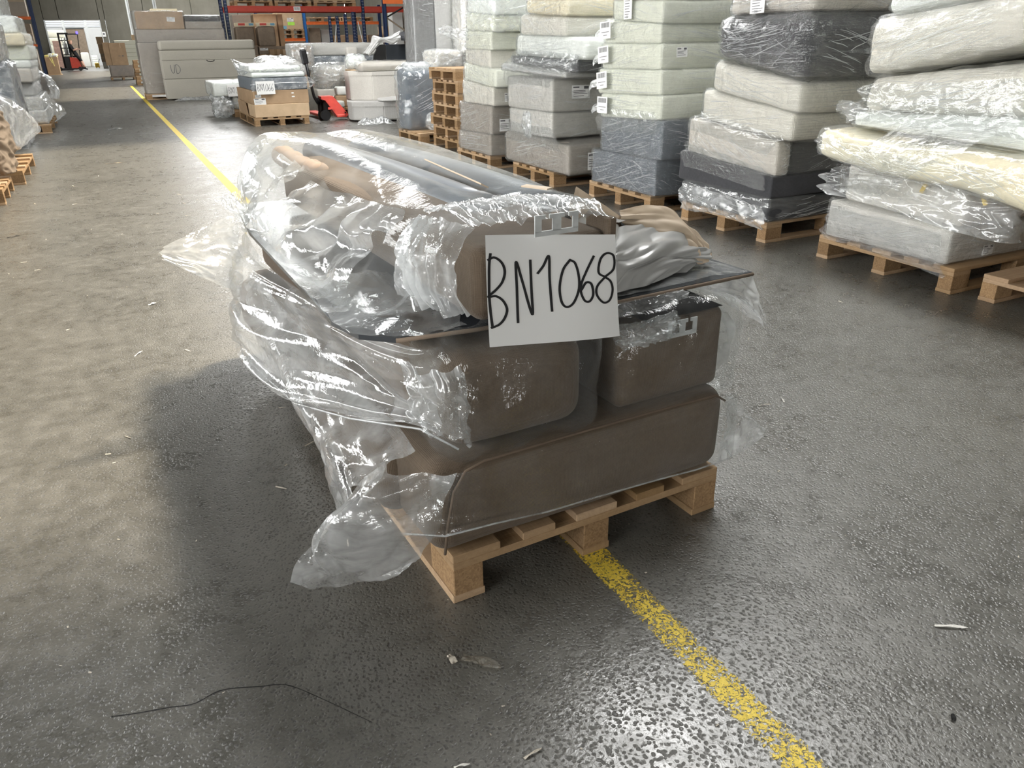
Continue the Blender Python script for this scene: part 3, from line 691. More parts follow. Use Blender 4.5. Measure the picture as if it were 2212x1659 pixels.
# big puffed folds on the left flank
hsheet('film_fold', top, [[(.09, .35, .94), (.10, .6, .92), (.09, .9, .90), (.07, 1.2, .90)], [(.02, .34, .88), (.0, .6, .87), (.02, .9, .84), (-.04, 1.2, .86)], [(-.04, .36, .80), (-.05, .6, .79), (-.09, .95, .80), (-.11, 1.25, .80)],
                          [(-.12, .40, .735), (-.13, .62, .73), (-.14, .95, .74), (-.15, 1.3, .74)]],
       M_film, nu=90, nv=130, amp=.055, fu=.9, fv=4.6, seed=71, skew=.25, amp2=.016, env=lambda u, v: min(1, 4 * u + .1) * min(1, 4 * (1 - u) + .15))
for k, (a, z, r_, lab) in enumerate(((.315, .885, .068, 'grey plastic roll under the clear film on top of the pile, the left of two'), (.515, .862, .078, 'grey plastic roll under the clear film on top of the pile, the right of two'))):
    rl = hthing('plastic_roll', a, .36, z - r_, lab, 'roll', 'grey rolls under the bag'); qq = hoff(rl)
    prof = [(a, .36 + t * 1.62, z + (.006 if k else .0) * math.sin(t * 3)) for t in np.linspace(0, 1, 12)]
    MB().tube([Vector(p) - Vector(qq) for p in prof], [r_ * (.9 + .1 * math.sin(math.pi * t)) for t in np.linspace(0, 1, 12)], 28).build('sheet', M_roll, rl, smooth=True)
    MB().tube([(0, -.01, r_), (0, 1.64, r_)], .022, 14).build('core', M_card, rl, smooth=True)
lst = hthing('trim_strip', .37, .7, .955, 'narrow cream strip under the clear film on top of the grey rolls', 'strip')
MB().box(-.012, .012, -.27, .27, 0, .004).build('strip', M_kraft, lst, (0, 0, 0), (0, .5, -.12))
fr = hthing('cloth_roll', .175, 1.62, .83, 'tan rolled fabric showing through the film at the far end of the pile', 'roll')
MB().tube([(-.03 + .0 * k, .34 - .66 * k / 15, .058 + .006 * math.sin(k * .5)) for k in range(16)], [(.026 if k in (0, 15) else .04 + .0045 * math.cos(k * 2.1)) for k in range(16)], 16).build('cloth', plain('tan_cloth', (.33, .25, .195), .85, bump=.3), fr, smooth=True)

# grey plastic mailer and its lining at the right of the bundle
bag = hthing('plastic_bag', .72, .2, .706, 'crumpled silver grey plastic bag with beige lining, right of the sign', 'bag')
hsheet('pouch', bag, [[(.50, .12, .86), (.49, .10, .80), (.50, .09, .71)], [(.60, .2, .865), (.58, .11, .80), (.58, .09, .715)], [(.72, .26, .845), (.70, .14, .79), (.66, .10, .715)], [(.84, .26, .83), (.82, .16, .77), (.78, .14, .715)],
                      [(.93, .24, .785), (.92, .18, .745), (.88, .18, .712)], [(.955, .24, .74), (.95, .21, .73), (.93, .20, .712)]],
       M_poly, nu=130, nv=90, amp=.042, fu=3.2, fv=1.6, seed=83, skew=.8, amp2=.016, rag=.02)
hsheet('pouch_back', bag, [[(.50, .12, .86), (.52, .4, .87), (.55, .6, .75)], [(.60, .2, .865), (.64, .4, .86), (.66, .6, .73)], [(.72, .26, .845), (.76, .42, .83), (.78, .6, .72)], [(.84, .26, .83), (.87, .4, .79), (.88, .55, .715)],
                           [(.93, .24, .785), (.95, .36, .76), (.95, .45, .715)], [(.955, .24, .74), (.97, .3, .73), (.97, .36, .712)]],
       M_poly, nu=60, nv=50, amp=.018, fu=3, fv=2, seed=84, amp2=.008)
hsheet('lining', bag, [[(.545, .30, .955), (.53, .31, .90), (.53, .30, .86)], [(.585, .30, .93), (.58, .31, .88), (.58, .30, .85)], [(.64, .30, .895), (.64, .31, .86), (.64, .30, .84)], [(.70, .30, .855), (.70, .30, .835), (.70, .29, .82)]],
       M_kraft, nu=30, nv=20, amp=.005, fu=2, fv=2, seed=85, amp2=.003, rag=0)
hsheet('lining', bag, [[(.70, .31, .872), (.69, .285, .845), (.695, .25, .815)], [(.78, .30, .880), (.785, .255, .835), (.79, .215, .79)], [(.86, .28, .868), (.88, .23, .815), (.865, .185, .755)], [(.90, .25, .82), (.915, .20, .77), (.88, .165, .725)], [(.955, .25, .77), (.955, .20, .745), (.93, .18, .722)]],
       M_kraft, nu=60, nv=40, amp=.012, fu=3, fv=2, seed=86, amp2=.006, rag=0)

# ---- handwritten signs
GLYPH = {
 'B': [[(.20, 0), (.13, .14), (.10, .34), (.08, .57), (.11, .80), (.16, .98)], [(.08, .08), (.38, .05), (.72, .12), (.86, .24), (.72, .38), (.38, .49), (.04, .57), (.40, .57), (.72, .64), (.88, .76), (.74, .88), (.48, .96), (.12, 1)]],
 'N': [[(.05, 1), (.10, .42), (.12, .02), (.45, .36), (.88, .88), (.92, .48), (.94, 0)]],
 '1': [[(.05, .30), (.50, .17), (.95, 0), (.92, .42), (.95, 1)]],
 '0': [[(.60, 0), (.26, .20), (.06, .52), (.05, .78), (.16, .95), (.38, 1), (.68, .90), (.94, .64), (.98, .36), (.84, .08), (.60, 0)]],
 '6': [[(1, 0), (.50, .31), (.10, .60), (.05, .80), (.26, .98), (.58, 1), (.84, .85), (.76, .62), (.42, .58), (.10, .73)]],
 '8': [[(.50, .48), (.18, .38), (.30, .12), (.62, 0), (.98, .06), (.96, .32), (.50, .48), (.08, .66), (.04, .84), (.34, 1), (.68, .96), (.86, .76), (.78, .58), (.50, .48)]],
 'U': [[(.05, 0), (.08, .5), (.22, .9), (.5, 1), (.78, .85), (.92, .4), (.95, 0)]],
 'D': [[(.12, .05), (.1, .5), (.12, 1)], [(.0, .08), (.4, .02), (.85, .25), (.98, .55), (.75, .88), (.35, 1), (.10, .97)]],
}
def strokes(place, boxes, w, mat, parent, name='lettering'):
    """boxes: list of (char, x0, y0, x1, y1) with y down; place(x, y, lift) -> 3D; writes flat marker strokes"""
    for ch, x0, y0, x1, y1 in boxes:
        V, F = [], []
        for st in GLYPH[ch]:
            P = catmull([(x0 + (x1 - x0) * p[0], y0 + (y1 - y0) * p[1]) for p in st], len(st) * 6)
            for k in range(len(P) - 1):
                d = P[k + 1] - P[k]; ln = math.hypot(*d)
                if ln < 1e-9: continue
                nx, ny = -d[1] / ln * w / 2, d[0] / ln * w / 2; ex, ey = d[0] / ln * w * .3, d[1] / ln * w * .3
                c = [(P[k][0] + nx - ex, P[k][1] + ny - ey), (P[k][0] - nx - ex, P[k][1] - ny - ey), (P[k + 1][0] - nx + ex, P[k + 1][1] - ny + ey), (P[k + 1][0] + nx + ex, P[k + 1][1] + ny + ey)]
                b = len(V); V += [place(x, y, .0012 + .00002 * (k % 2)) for x, y in c]; F.append((b, b + 1, b + 2, b + 3))
        link_mesh('letter' if ch.isalpha() else 'digit', V, F, mat, parent)
sign = hthing('paper_sign', .30, -.012, .67, 'white paper sign handwritten BN1068 hanging on the front of the pile', 'sign')
# corners (a, z) of the hanging sheet: TL, TR, BR, BL
SC = dict(TL=(.110, .9385), TR=(.446, .899), BR=(.463, .649), BL=(.107, .690))
def sheet_pt(x, y):
    p = [SC['TL'][k] * (1 - x) * (1 - y) + SC['TR'][k] * x * (1 - y) + SC['BR'][k] * x * y + SC['BL'][k] * (1 - x) * y for k in (0, 1)]
    return p[0], -.012 - .010 * math.sin(x * math.pi) * y - .012 * y * y + .004 * math.sin(x * 5), p[1]
qs = Vector(hoff(sign))
nx, ny = 24, 18
V = [Vector(sheet_pt(i / nx, j / ny)) - qs for i in range(nx + 1) for j in range(ny + 1)]
V += [v + Vector((0, .0006, 0)) for v in V]
n0 = (nx + 1) * (ny + 1)
F = [(i * (ny + 1) + j, i * (ny + 1) + j + 1, (i + 1) * (ny + 1) + j + 1, (i + 1) * (ny + 1) + j) for i in range(nx) for j in range(ny)]
F = F + [tuple(n0 + k for k in f[::-1]) for f in F]
link_mesh('sheet', V, F, M_paper, sign, smooth=True)
def sp(px, py):      # marks measured on the sheet, as fractions of its width and height
    x = (px - 446) / 742; return x, (py - (376 - 33 * x)) / (592 - 30 * x)
bx = []
for ch, x0, y0, x1, y1 in (('B', 447, 468, 560, 858), ('N', 596, 500, 692, 828), ('1', 720, 475, 794, 768), ('0', 836, 488, 957, 740), ('6', 958, 465, 1048, 708), ('8', 1052, 445, 1174, 712)):
    a, b = sp((x0 + x1) / 2, y0), sp((x0 + x1) / 2, y1); bx.append((ch, (x0 - 446) / 742, a[1], (x1 - 446) / 742, b[1]))
AR = .337 / .25
def place(x, y, lift): p = Vector(sheet_pt(x, y / AR * 1.0 if False else y)); return p + Vector((0, -lift, 0)) - qs
strokes(place, bx, .0195, M_ink, sign)

# ------------------------------------------------------------------ the row of wrapped stacks on the right
def sticker(o, face, u, z, w, h, kind='code', rz=0, lean=0, lab=None):
    """printed label fixed to a cushion: paper with bars and lines; face 'x' = aisle side, 'y' = near side; position in world"""
    l = Vector(o.location)
    if face == 'x': M = Matrix(((0, -1, 0), (-1, 0, 0), (0, 0, 1))).to_4x4(); M = Matrix(((0, 0, -1, 0), (-1, 0, 0, 0), (0, 1, 0, 0), (0, 0, 0, 1)))
    M = {'x': Matrix(((0, 0, -1, u[0] - l.x), (-1, 0, 0, u[1] - l.y), (0, 1, 0, z - l.z), (0, 0, 0, 1))),
         'y': Matrix(((1, 0, 0, u[0] - l.x), (0, 0, -1, u[1] - l.y), (0, 1, 0, z - l.z), (0, 0, 0, 1)))}[face] @ Matrix.Rotation(rz, 4, 'Z')
    pm = MB().box(-w / 2, w / 2, -h / 2, h / 2, 0, .002, 0, M).build('label', M_paper, o)
    mk = MB(); rnd = random.Random(int(u[0] * 999 + z * 777))
    if kind == 'code':
        x = -w * .38
        while x < w * .36:
            q = rnd.choice((.010, .016, .024)) * w * 1.4; mk.box(x, min(x + q, w * .38), h * .14, h * .42, .002, .0026, 0, M); x += q + rnd.choice((.012, .02)) * w * 1.4
        for yy, ww in ((-.12, .36), (-.30, .18)): mk.box(-w * ww, w * ww, h * (yy - .018), h * (yy + .018), .002, .0026, 0, M)
    elif kind == 'form':
        mk.box(-w * .44, -w * .10, h * .30, h * .40, .002, .0026, 0, M); mk.box(w * .16, w * .42, h * .22, h * .42, .002, .0026, 0, M)
        for yy in (.10, -.02, -.14, -.30): mk.box(-w * .42, w * rnd.uniform(.05, .4), h * (yy - .02), h * (yy + .02), .002, .0026, 0, M)
    elif kind == 'list':
        for k in range(9):
            yy = .42 - k * .105; mk.box(-w * .36, w * rnd.uniform(.1, .38), h * (yy - .012), h * (yy + .012), .002, .0026, 0, M)
        for k in range(3): mk.box(-w * .2, w * .05, h * (-.32 - k * .07), h * (-.30 - k * .07), .002, .0026, 0, M)
    mk.build('print', M_inkg, pm)
    return pm

GRP = {k: 'wrapped cushions of the %s stack from the camera on the right' % k for k in ('nearest', 'second', 'third', 'fourth', 'fifth')}
def stack_pallet(x, y, W, lab, old=False): return pallet(x, y, 0, W, 1.25, 0, lab, 'pallets along the right of the aisle', axis=1, old=old)

# -- nearest (rightmost) stack
stack_pallet(3.965, 2.56, .95, 'pale pallet under the nearest right stack, below the bent yellowish foam mattress')
D = 1.0
A = pack('cushion', 3.98, 4.95, 2.63, 3.485, (.145, .372), (.145, .337), M_linen, 'linen beige seat block wrapped in film, bottom of the stack with the bent mattress', group=GRP['nearest'], seed=1, film=M_wrapd, r=.03, famp=.02)
B_ = pack('cushion', 4.03, 4.95, 2.62, 3.43, (.375, .60), (.345, .57), M_linen, 'linen beige cushion in a loose clear bag with yellow tape under the bent mattress', group=GRP['nearest'], seed=2, r=.05)
for yy, zz, rz in ((2.86, .55, .4), (2.52, .54, -.5)):
    MB().box(-.012, .012, -.05, .05, 0, .003).build('tape', M_tape, B_, (4.0 - B_.location.x, yy - B_.location.y, zz - B_.location.z), (R(90), rz, R(-90)))
sheet('film_bag', [[(4.0, 3.52, .59), (3.99, 3.2, .585), (3.985, 2.9, .58), (3.98, 2.6, .57), (3.98, 2.38, .545), (4.06, 2.33, .54)], [(3.95, 3.62, .50), (3.97, 3.25, .49), (3.96, 2.9, .47), (3.95, 2.6, .45), (3.95, 2.36, .43), (4.06, 2.30, .42)],
                   [(3.96, 3.60, .40), (3.97, 3.25, .39), (3.95, 2.9, .36), (3.94, 2.6, .34), (3.94, 2.36, .33), (4.06, 2.30, .33)]],
      M_film, B_, tuple(B_.location), nu=40, nv=120, amp=.022, fu=2.5, fv=7, seed=91, amp2=.009)
def bent(y):
    ys = [1.2, 1.8, 2.15, 2.5, 2.9, 3.45]; zb = [.28, .475, .557, .606, .605, .672]; zt = [.50, .69, .765, .782, .765, .825]
    return float(np.interp(y, ys, zb)), float(np.interp(y, ys, zt))
pack('foam_mattress', 3.74, 4.9, 1.25, 3.43, (.67, .825), (.3, .5), M_foam, 'long bent yellowish foam mattress in clear film, sagging over both ends of its stack', 'mattress', GRP['nearest'], r=.05, n=16, bulge=.01, amp=.02, freq=4, seed=3, film=M_clear, famp=.02, fn=36, ffreq=5, fstretch=(1, 1, 2), zfun=bent)
pack('cushion', 3.90, 4.9, 1.9, 3.33, (.835, .905), (.775, .955), M_white, 'thin white padded layer in wrinkled film on top of the bent mattress', group=GRP['nearest'], r=.035, seed=4, film=M_wrapd, famp=.03, fn=30, bulge=.02, amp=.015)
pack('cushion', 3.94, 4.9, 2.0, 3.31, (.912, 1.09), (.955, 1.22), M_cream, 'cream cushion in stretch film, lower of the two fat ones above the bent mattress', group=GRP['nearest'], r=.075, bulge=.03, seed=5, film=M_wrap, famp=.022, fn=30, amp=.016, crease=45)
pack('cushion', 3.93, 4.9, 2.42, 3.35, (1.10, 1.40), (1.26, 1.50), M_cream, 'cream cushion in stretch film, upper of the two fat ones above the bent mattress', group=GRP['nearest'], r=.09, bulge=.035, seed=6, film=M_wrap, famp=.022, fn=30, amp=.016, crease=45)
pack('cushion', 3.96, 4.9, 2.5, 3.28, (1.41, 1.62), (1.51, 1.70), M_white, 'white cushion in shiny film at the very top of the nearest right stack', group=GRP['nearest'], r=.08, bulge=.03, seed=7, film=M_wrap, famp=.014)
fl = sheet('loose_film', [[(3.93, 3.36, .96), (3.96, 3.30, .92), (4.0, 3.25, .86)], [(3.92, 3.46, .97), (3.93, 3.43, .92), (3.95, 3.36, .85)], [(3.95, 3.52, .93), (3.95, 3.5, .88), (3.97, 3.42, .83)]], M_film, nu=40, nv=40, amp=.02, fu=3, fv=3, seed=93)
tag(fl, 'puff of loose clear film behind the far end of the bent mattress', 'film')

# -- second stack
stack_pallet(3.925, 3.94, .93, 'film-covered pallet under the second right stack with the charcoal slab')
pack('cushion', 3.93, 4.9, 3.945, 4.88, (.145, .31), (.145, .302), M_char, 'charcoal base cushion in wrinkled film, bottom of the stack with grey top bundle', group=GRP['second'], r=.03, seed=11, film=M_clear, famp=.02, fn=26, crease=40)
pack('cushion', 3.91, 4.9, 3.925, 4.925, (.315, .528), (.308, .452), M_char, 'charcoal slab with its far corner bare, second from the bottom of its stack', group=GRP['second'], r=.025, seed=12, bulge=.006)
pack('cushion', 4.045, 4.9, 3.93, 4.84, (.532, .765), (.46, .677), M_char, 'charcoal cushion standing right behind the beige linen block above the charcoal slab', group=GRP['second'], r=.03, seed=19, bulge=.004, film=M_wrapd, famp=.01)
pack('cushion', 3.92, 4.04, 3.92, 4.85, (.53, .768), (.458, .68), M_beige, 'beige linen block cushion in streaky film above the charcoal slab', group=GRP['second'], r=.03, seed=13, film=M_wrapd, famp=.012, fn=20, crease=45)
pack('cushion', 3.90, 4.9, 3.79, 4.70, (.775, .975), (.69, .862), M_cream, 'cream quilted cushion in film, lower of a pair under the charcoal bundle', group=GRP['second'], r=.05, bulge=.02, amp=.01, freq=9, seed=14, film=M_wrap, famp=.010)
pack('cushion', 3.90, 4.9, 3.76, 4.60, (.975, 1.17), (.862, 1.045), M_cream, 'cream quilted cushion in film, upper of a pair under the charcoal bundle', group=GRP['second'], r=.06, bulge=.02, amp=.012, freq=9, seed=15, film=M_wrap, famp=.010)
ch = pack('cushion', 3.89, 4.9, 3.735, 4.60, (1.19, 1.45), (1.06, 1.455), M_char, 'fat charcoal cushion bundle in very shiny stretch film on cream quilted cushions', group=GRP['second'], r=.13, bulge=.02, amp=.012, seed=16, film=M_wrapd, famp=.022, fn=30, ffreq=8, crease=48)
tp = pack('cushion', 3.91, 4.9, 3.76, 4.5, (1.455, 1.56), (1.46, 1.56), M_beige, 'beige wrapped cushion above the charcoal bundle, a paper list hanging over it', group=GRP['second'], r=.05, seed=17, film=M_wrapd, famp=.02)
pack('cushion', 3.92, 4.9, 3.78, 4.5, (1.565, 1.8), (1.565, 1.8), M_char, 'charcoal wrapped cushion at the top of the second right stack', group=GRP['second'], r=.06, seed=18, film=M_wrapd, famp=.02)
sticker(tp, 'x', (3.872, 4.20), 1.53, .13, .15, 'list', .04)
sheet('film_flap', [[(4.05, 3.725, 1.23), (4.3, 3.73, 1.24), (4.5, 3.74, 1.28)], [(4.25, 3.70, 1.215), (4.4, 3.70, 1.22), (4.6, 3.71, 1.23)], [(4.5, 3.69, 1.20), (4.6, 3.69, 1.19), (4.75, 3.7, 1.15)]], M_flap, ch, tuple(ch.location), nu=30, nv=30, amp=.008, seed=94)
sticker(A, 'y', (4.3, 2.612), .20, .09, .06, 'form')

# -- third stack
stack_pallet(3.83, 5.16, .94, 'clean yellow pine pallet under the slate blocks of the third right stack')
pack('cushion', 3.83, 4.8, 5.11, 6.06, (.145, .42), (.145, .428), M_slate, 'slate blue wrapped block at the bottom of the stack of barcoded white foam', group=GRP['third'], r=.025, seed=21, film=M_wrapd, famp=.016, fn=22, crease=40)
pack('cushion', 3.85, 4.8, 5.08, 5.96, (.425, .70), (.43, .732), M_slate, 'slate blue wrapped block right under the barcoded white foam layers', group=GRP['third'], r=.025, seed=22, film=M_wrapd, famp=.016, fn=22, crease=40)
fz = [((.705, .892), (.735, .915), 5.09, 5.95), ((.895, 1.092), (.917, 1.097), 5.11, 6.0), ((1.094, 1.288), (1.10, 1.28), 5.13, 5.95), ((1.29, 1.462), (1.282, 1.415), 5.15, 5.93), ((1.465, 1.60), (1.418, 1.575), 5.14, 5.80), ((1.605, 1.8), (1.58, 1.78), 5.16, 5.8)]
wd = ['lowest', 'second lowest', 'third lowest', 'fourth lowest', 'fifth lowest', 'topmost']
for k, (zf, zn, y0, y1) in enumerate(fz):
    o = pack('foam_block', 3.83, 4.8, y0, y1, zf, zn, M_green, '%s of the pale green-white foam blocks in film on the slate blocks' % wd[k], 'foam', GRP['third'], r=.03, bulge=.015, seed=23 + k, film=M_wrap, famp=.010, amp=.008)
    if k < 4: sticker(o, 'x', (3.775, (5.84, 5.86, 5.85, 5.83)[k]), (zf[0] + zf[1]) / 2 + .01, .155, .13, 'code', (.0, .12, .1, .06)[k])
    if k == 2: sticker(o, 'y', (4.0, 5.10), 1.22, .10, .07, 'form', .05)
    if k == 4: sticker(o, 'x', (3.79, 5.54), 1.55, .11, .18, 'list', .03)
    if k < 4: sheet('film_tail', [[(3.84, y1 - .08, zf[0] + .13), (3.83, y1 - .06, zf[0] + .05)], [(3.80, y1 + .05, zf[0] + .10), (3.80, y1 + .04, zf[0] + .04)], [(3.79, y1 + .09, zf[0] + .04), (3.79, y1 + .08, zf[0] + .01)]], M_flap, o, tuple(o.location), nu=14, nv=10, amp=.012, seed=30 + k)

# -- fourth stack
stack_pallet(3.765, 6.65, .88, 'pallet under the stack with two beige blocks and overhanging grey slab')
o = pack('sofa_bench', 3.76, 4.75, 6.36, 7.70, (.15, .445), (.146, .415), M_taupe, 'taupe upholstered base in film, wider than its pallet, under two beige blocks', 'sofa part', GRP['fourth'], r=.035, seed=31, film=M_wrap, famp=.02, fn=24)
sticker(o, 'y', (4.02, 6.335), .27, .13, .16, 'form')
o = pack('cushion', 3.78, 4.7, 6.71, 7.625, (.445, .682), (.455, .686), M_linen, 'beige block cushion wrapped in film, lower of two on the taupe base', group=GRP['fourth'], r=.03, seed=32, film=M_wrap, famp=.010)
sheet('film_patch', [[(3.765, 7.28, .67), (3.765, 7.2, .69), (3.765, 7.12, .66)], [(3.755, 7.32, .54), (3.75, 7.2, .54), (3.755, 7.1, .53)], [(3.765, 7.24, .42), (3.76, 7.17, .40), (3.765, 7.12, .41)]], M_flap, o, tuple(o.location), nu=20, nv=20, amp=.010, seed=95)
o = pack('cushion', 3.77, 4.7, 6.695, 7.64, (.69, .98), (.69, .985), M_linen, 'beige block cushion wrapped in film, upper of two, printed label on its shaded side', group=GRP['fourth'], r=.035, seed=33, film=M_wrap, famp=.010)
sticker(o, 'y', (4.07, 6.675), .865, .20, .12, 'form')
pack('cushion', 3.74, 4.8, 6.40, 7.71, (1.05, 1.108), (1.005, 1.052), M_grey, 'thin grey-white slab overhanging the two beige blocks', group=GRP['fourth'], r=.022, seed=34, film=M_wrap, famp=.012, fn=24)
pack('cushion', 3.80, 4.8, 6.30, 7.60, (1.112, 1.18), (1.055, 1.15), M_char, 'dark slab pressed between the thin grey slab and a white cushion', group=GRP['fourth'], r=.02, seed=35, film=M_wrap, famp=.01)
pack('cushion', 3.77, 4.8, 6.12, 7.44, (1.185, 1.37), (1.155, 1.33), M_white, 'long white cushion in shiny film sitting on the dark slab', group=GRP['fourth'], r=.06, bulge=.02, seed=36, film=M_wrap, famp=.016, fn=26)
pack('cushion', 3.77, 4.8, 6.47, 7.345, (1.375, 1.545), (1.345, 1.50), M_cream, 'cream wrapped cushion above the long white cushion', group=GRP['fourth'], r=.045, bulge=.02, seed=37, film=M_wrapd, famp=.014)
pack('cushion', 3.79, 4.8, 6.47, 7.26, (1.56, 1.675), (1.51, 1.64), M_foam, 'yellowish wrapped foam piece near the top of the fourth right stack', 'foam', GRP['fourth'], r=.05, bulge=.015, seed=38, film=M_wrapd, famp=.016)
pack('cushion', 3.80, 4.8, 6.5, 7.2, (1.68, 1.85), (1.65, 1.82), M_green, 'pale green wrapped cushion at the top of the fourth right stack', group=GRP['fourth'], r=.05, seed=39, film=M_wrapd, famp=.016)

# -- fifth stack
stack_pallet(3.74, 8.05, .93, 'pallet under the stack with a taupe middle block beside the empty pallet pile')
o = pack('cushion', 3.74, 4.7, 8.03, 8.92, (.145, .345), (.145, .372), M_taupe, 'taupe wrapped cushion at the bottom of the stack beside the pallet pile', group=GRP['fifth'], r=.03, seed=41, film=M_wrap, famp=.018, fn=20)
o = pack('cushion', 3.75, 4.7, 8.01, 8.885, (.35, .67), (.376, .67), M_taupe, 'taupe wrapped block with a printed form on its shaded side', group=GRP['fifth'], r=.03, seed=42, film=M_wrap, famp=.018, fn=20)
sticker(o, 'y', (3.92, 7.99), .47, .17, .13, 'form')
o = pack('cushion', 3.75, 4.7, 7.95, 8.77, (.675, .918), (.675, .86), M_cream, 'cream wrapped cushion directly on the taupe block', group=GRP['fifth'], r=.03, seed=43, film=M_wrap, famp=.014)
sticker(o, 'y', (3.91, 7.93), .76, .07, .09, 'form')
pack('cushion', 3.75, 4.7, 7.88, 8.73, (.92, 1.098), (.865, 1.04), M_green, 'pale cushion in film, its near edge jutting out, fourth up beside the pallet pile', group=GRP['fifth'], r=.03, seed=44, film=M_wrap, famp=.014)
pack('cushion', 3.76, 4.7, 8.03, 8.70, (1.105, 1.24), (1.045, 1.232), M_cream, 'cream cushion in film set back above the jutting pale one', group=GRP['fifth'], r=.03, seed=45, film=M_wrapd, famp=.018)
pack('cushion', 3.76, 4.7, 7.99, 8.68, (1.245, 1.435), (1.235, 1.405), M_green, 'pale green cushion in crinkled film behind the film tail of the fifth stack', group=GRP['fifth'], r=.03, seed=46, film=M_wrapd, famp=.018)
pack('cushion', 3.76, 4.7, 7.92, 8.64, (1.44, 1.61), (1.41, 1.56), M_green, 'pale green cushion in film, second from the top of the fifth right stack', group=GRP['fifth'], r=.04, seed=47, film=M_milk, famp=.022)
pack('cushion', 3.77, 4.7, 7.9, 8.62, (1.615, 1.85), (1.565, 1.8), M_white, 'white wrapped cushion at the very top of the fifth right stack', group=GRP['fifth'], r=.04, seed=48, film=M_milk, famp=.022)
t_ = sheet('loose_film', [[(3.77, 8.6, 1.46), (3.77, 8.55, 1.40), (3.77, 8.5, 1.32)], [(3.74, 8.85, 1.46), (3.72, 8.80, 1.40), (3.74, 8.75, 1.33)], [(3.70, 9.1, 1.50), (3.68, 9.05, 1.44), (3.70, 8.98, 1.36)], [(3.68, 9.3, 1.47), (3.67, 9.28, 1.44), (3.68, 9.25, 1.40)]], M_flap, nu=40, nv=30, amp=.03, fu=4, fv=3, seed=96, amp2=.015)
tag(t_, 'twisted tail of loose clear film sticking out of the fifth right stack', 'film')

# stretch film bridging the steps between layers
def bridge(parent, rows, mat=None, seed=0, amp=.010, **kw):
    k = dict(nu=24, nv=110, amp=amp, fu=1.5, fv=7, seed=seed, skew=.6, amp2=.008, rag=.12); k.update(kw)
    return sheet('film_bridge', rows, mat or M_wrapd, parent, tuple(parent.location), **k)
PK = {}
for ob in COL.objects:
    if 'label' in ob and ob.parent is None: PK[ob['label']] = ob
def by(*words): return next(v for k, v in PK.items() if all(w in k for w in words))
o = by('cream quilted', 'lower of a pair')
bridge(o, [[(3.875, 4.72, .84), (3.87, 4.25, .78), (3.875, 3.80, .72)], [(3.86, 4.80, .77), (3.855, 4.3, .71), (3.86, 3.86, .655)], [(3.885, 4.84, .69), (3.885, 4.4, .64), (3.885, 3.93, .575)]], M_clear, 201)
o = by('beige linen block cushion')
bridge(o, [[(3.89, 4.86, .60), (3.885, 4.4, .56), (3.89, 3.93, .50)], [(3.88, 4.9, .50), (3.875, 4.4, .46), (3.88, 3.92, .42)], [(3.895, 4.9, .42), (3.89, 4.4, .38), (3.895, 3.93, .34)]], None, 202)
o = by('charcoal base cushion')
bridge(o, [[(3.905, 4.90, .30), (3.90, 4.4, .28), (3.905, 3.93, .26)], [(3.89, 4.91, .18), (3.885, 4.4, .16), (3.89, 3.92, .15)], [(3.90, 4.88, .07), (3.90, 4.4, .11), (3.90, 3.93, .09)]], M_milk, 203, .014)
o = by('lowest of the pale green-white')
bridge(o, [[(3.80, 5.97, .80), (3.80, 5.5, .80), (3.80, 5.09, .80)], [(3.80, 6.0, .70), (3.80, 5.5, .71), (3.80, 5.07, .72)], [(3.82, 6.02, .58), (3.82, 5.5, .60), (3.82, 5.06, .62)]], M_clear, 204)
o = by('long white cushion in shiny')
bridge(o, [[(3.75, 7.45, 1.25), (3.75, 6.8, 1.23), (3.75, 6.12, 1.21)], [(3.72, 7.6, 1.14), (3.71, 6.9, 1.12), (3.73, 6.2, 1.08)], [(3.72, 7.73, 1.07), (3.715, 7.0, 1.05), (3.72, 6.38, 1.02)]], M_clear, 205)
o = by('thin grey-white slab')
bridge(o, [[(3.73, 7.70, 1.07), (3.73, 7.0, 1.04), (3.73, 6.42, 1.02)], [(3.735, 7.70, .98), (3.735, 7.2, .99), (3.735, 6.6, .97)], [(3.75, 7.66, .90), (3.75, 7.2, .92), (3.75, 6.7, .90)]], None, 206)
o = by('lower of two on the taupe base')
bridge(o, [[(3.76, 7.64, .56), (3.76, 7.2, .55), (3.76, 6.72, .56)], [(3.745, 7.68, .46), (3.745, 7.1, .46), (3.745, 6.5, .46)], [(3.735, 7.71, .36), (3.735, 7.1, .36), (3.735, 6.36, .34)]], None, 207)
o = by('long bent yellowish foam mattress')
bridge(o, [[(3.86, 2.30, .93), (3.84, 2.6, .90), (3.86, 2.95, .90)], [(3.70, 2.45, .80), (3.70, 2.75, .79), (3.71, 3.05, .79)], [(3.69, 2.75, .62), (3.69, 2.98, .62), (3.71, 3.22, .64)], [(3.90, 3.05, .46), (3.90, 3.22, .45), (3.92, 3.42, .45)]], M_wrapd, 208, .012, nu=90, nv=50, fu=1.2, fv=8)
bridge(o, [[(3.69, 2.2, .73), (3.69, 2.8, .74), (3.69, 3.42, .80)], [(3.68, 2.2, .68), (3.68, 2.8, .68), (3.685, 3.44, .74)], [(3.70, 2.2, .58), (3.70, 2.8, .61), (3.70, 3.42, .68)]], M_clear, 209, .016, fv=10)
o = by('lower of the two fat ones')
bridge(o, [[(3.91, 3.33, 1.06), (3.90, 2.8, 1.10), (3.90, 2.3, 1.14)], [(3.88, 3.38, .95), (3.87, 2.8, .96), (3.87, 2.2, .98)], [(3.85, 3.40, .86), (3.84, 2.8, .86), (3.83, 2.2, .84)]], M_clear, 210, .016, fv=9)
o = by('linen beige seat block')
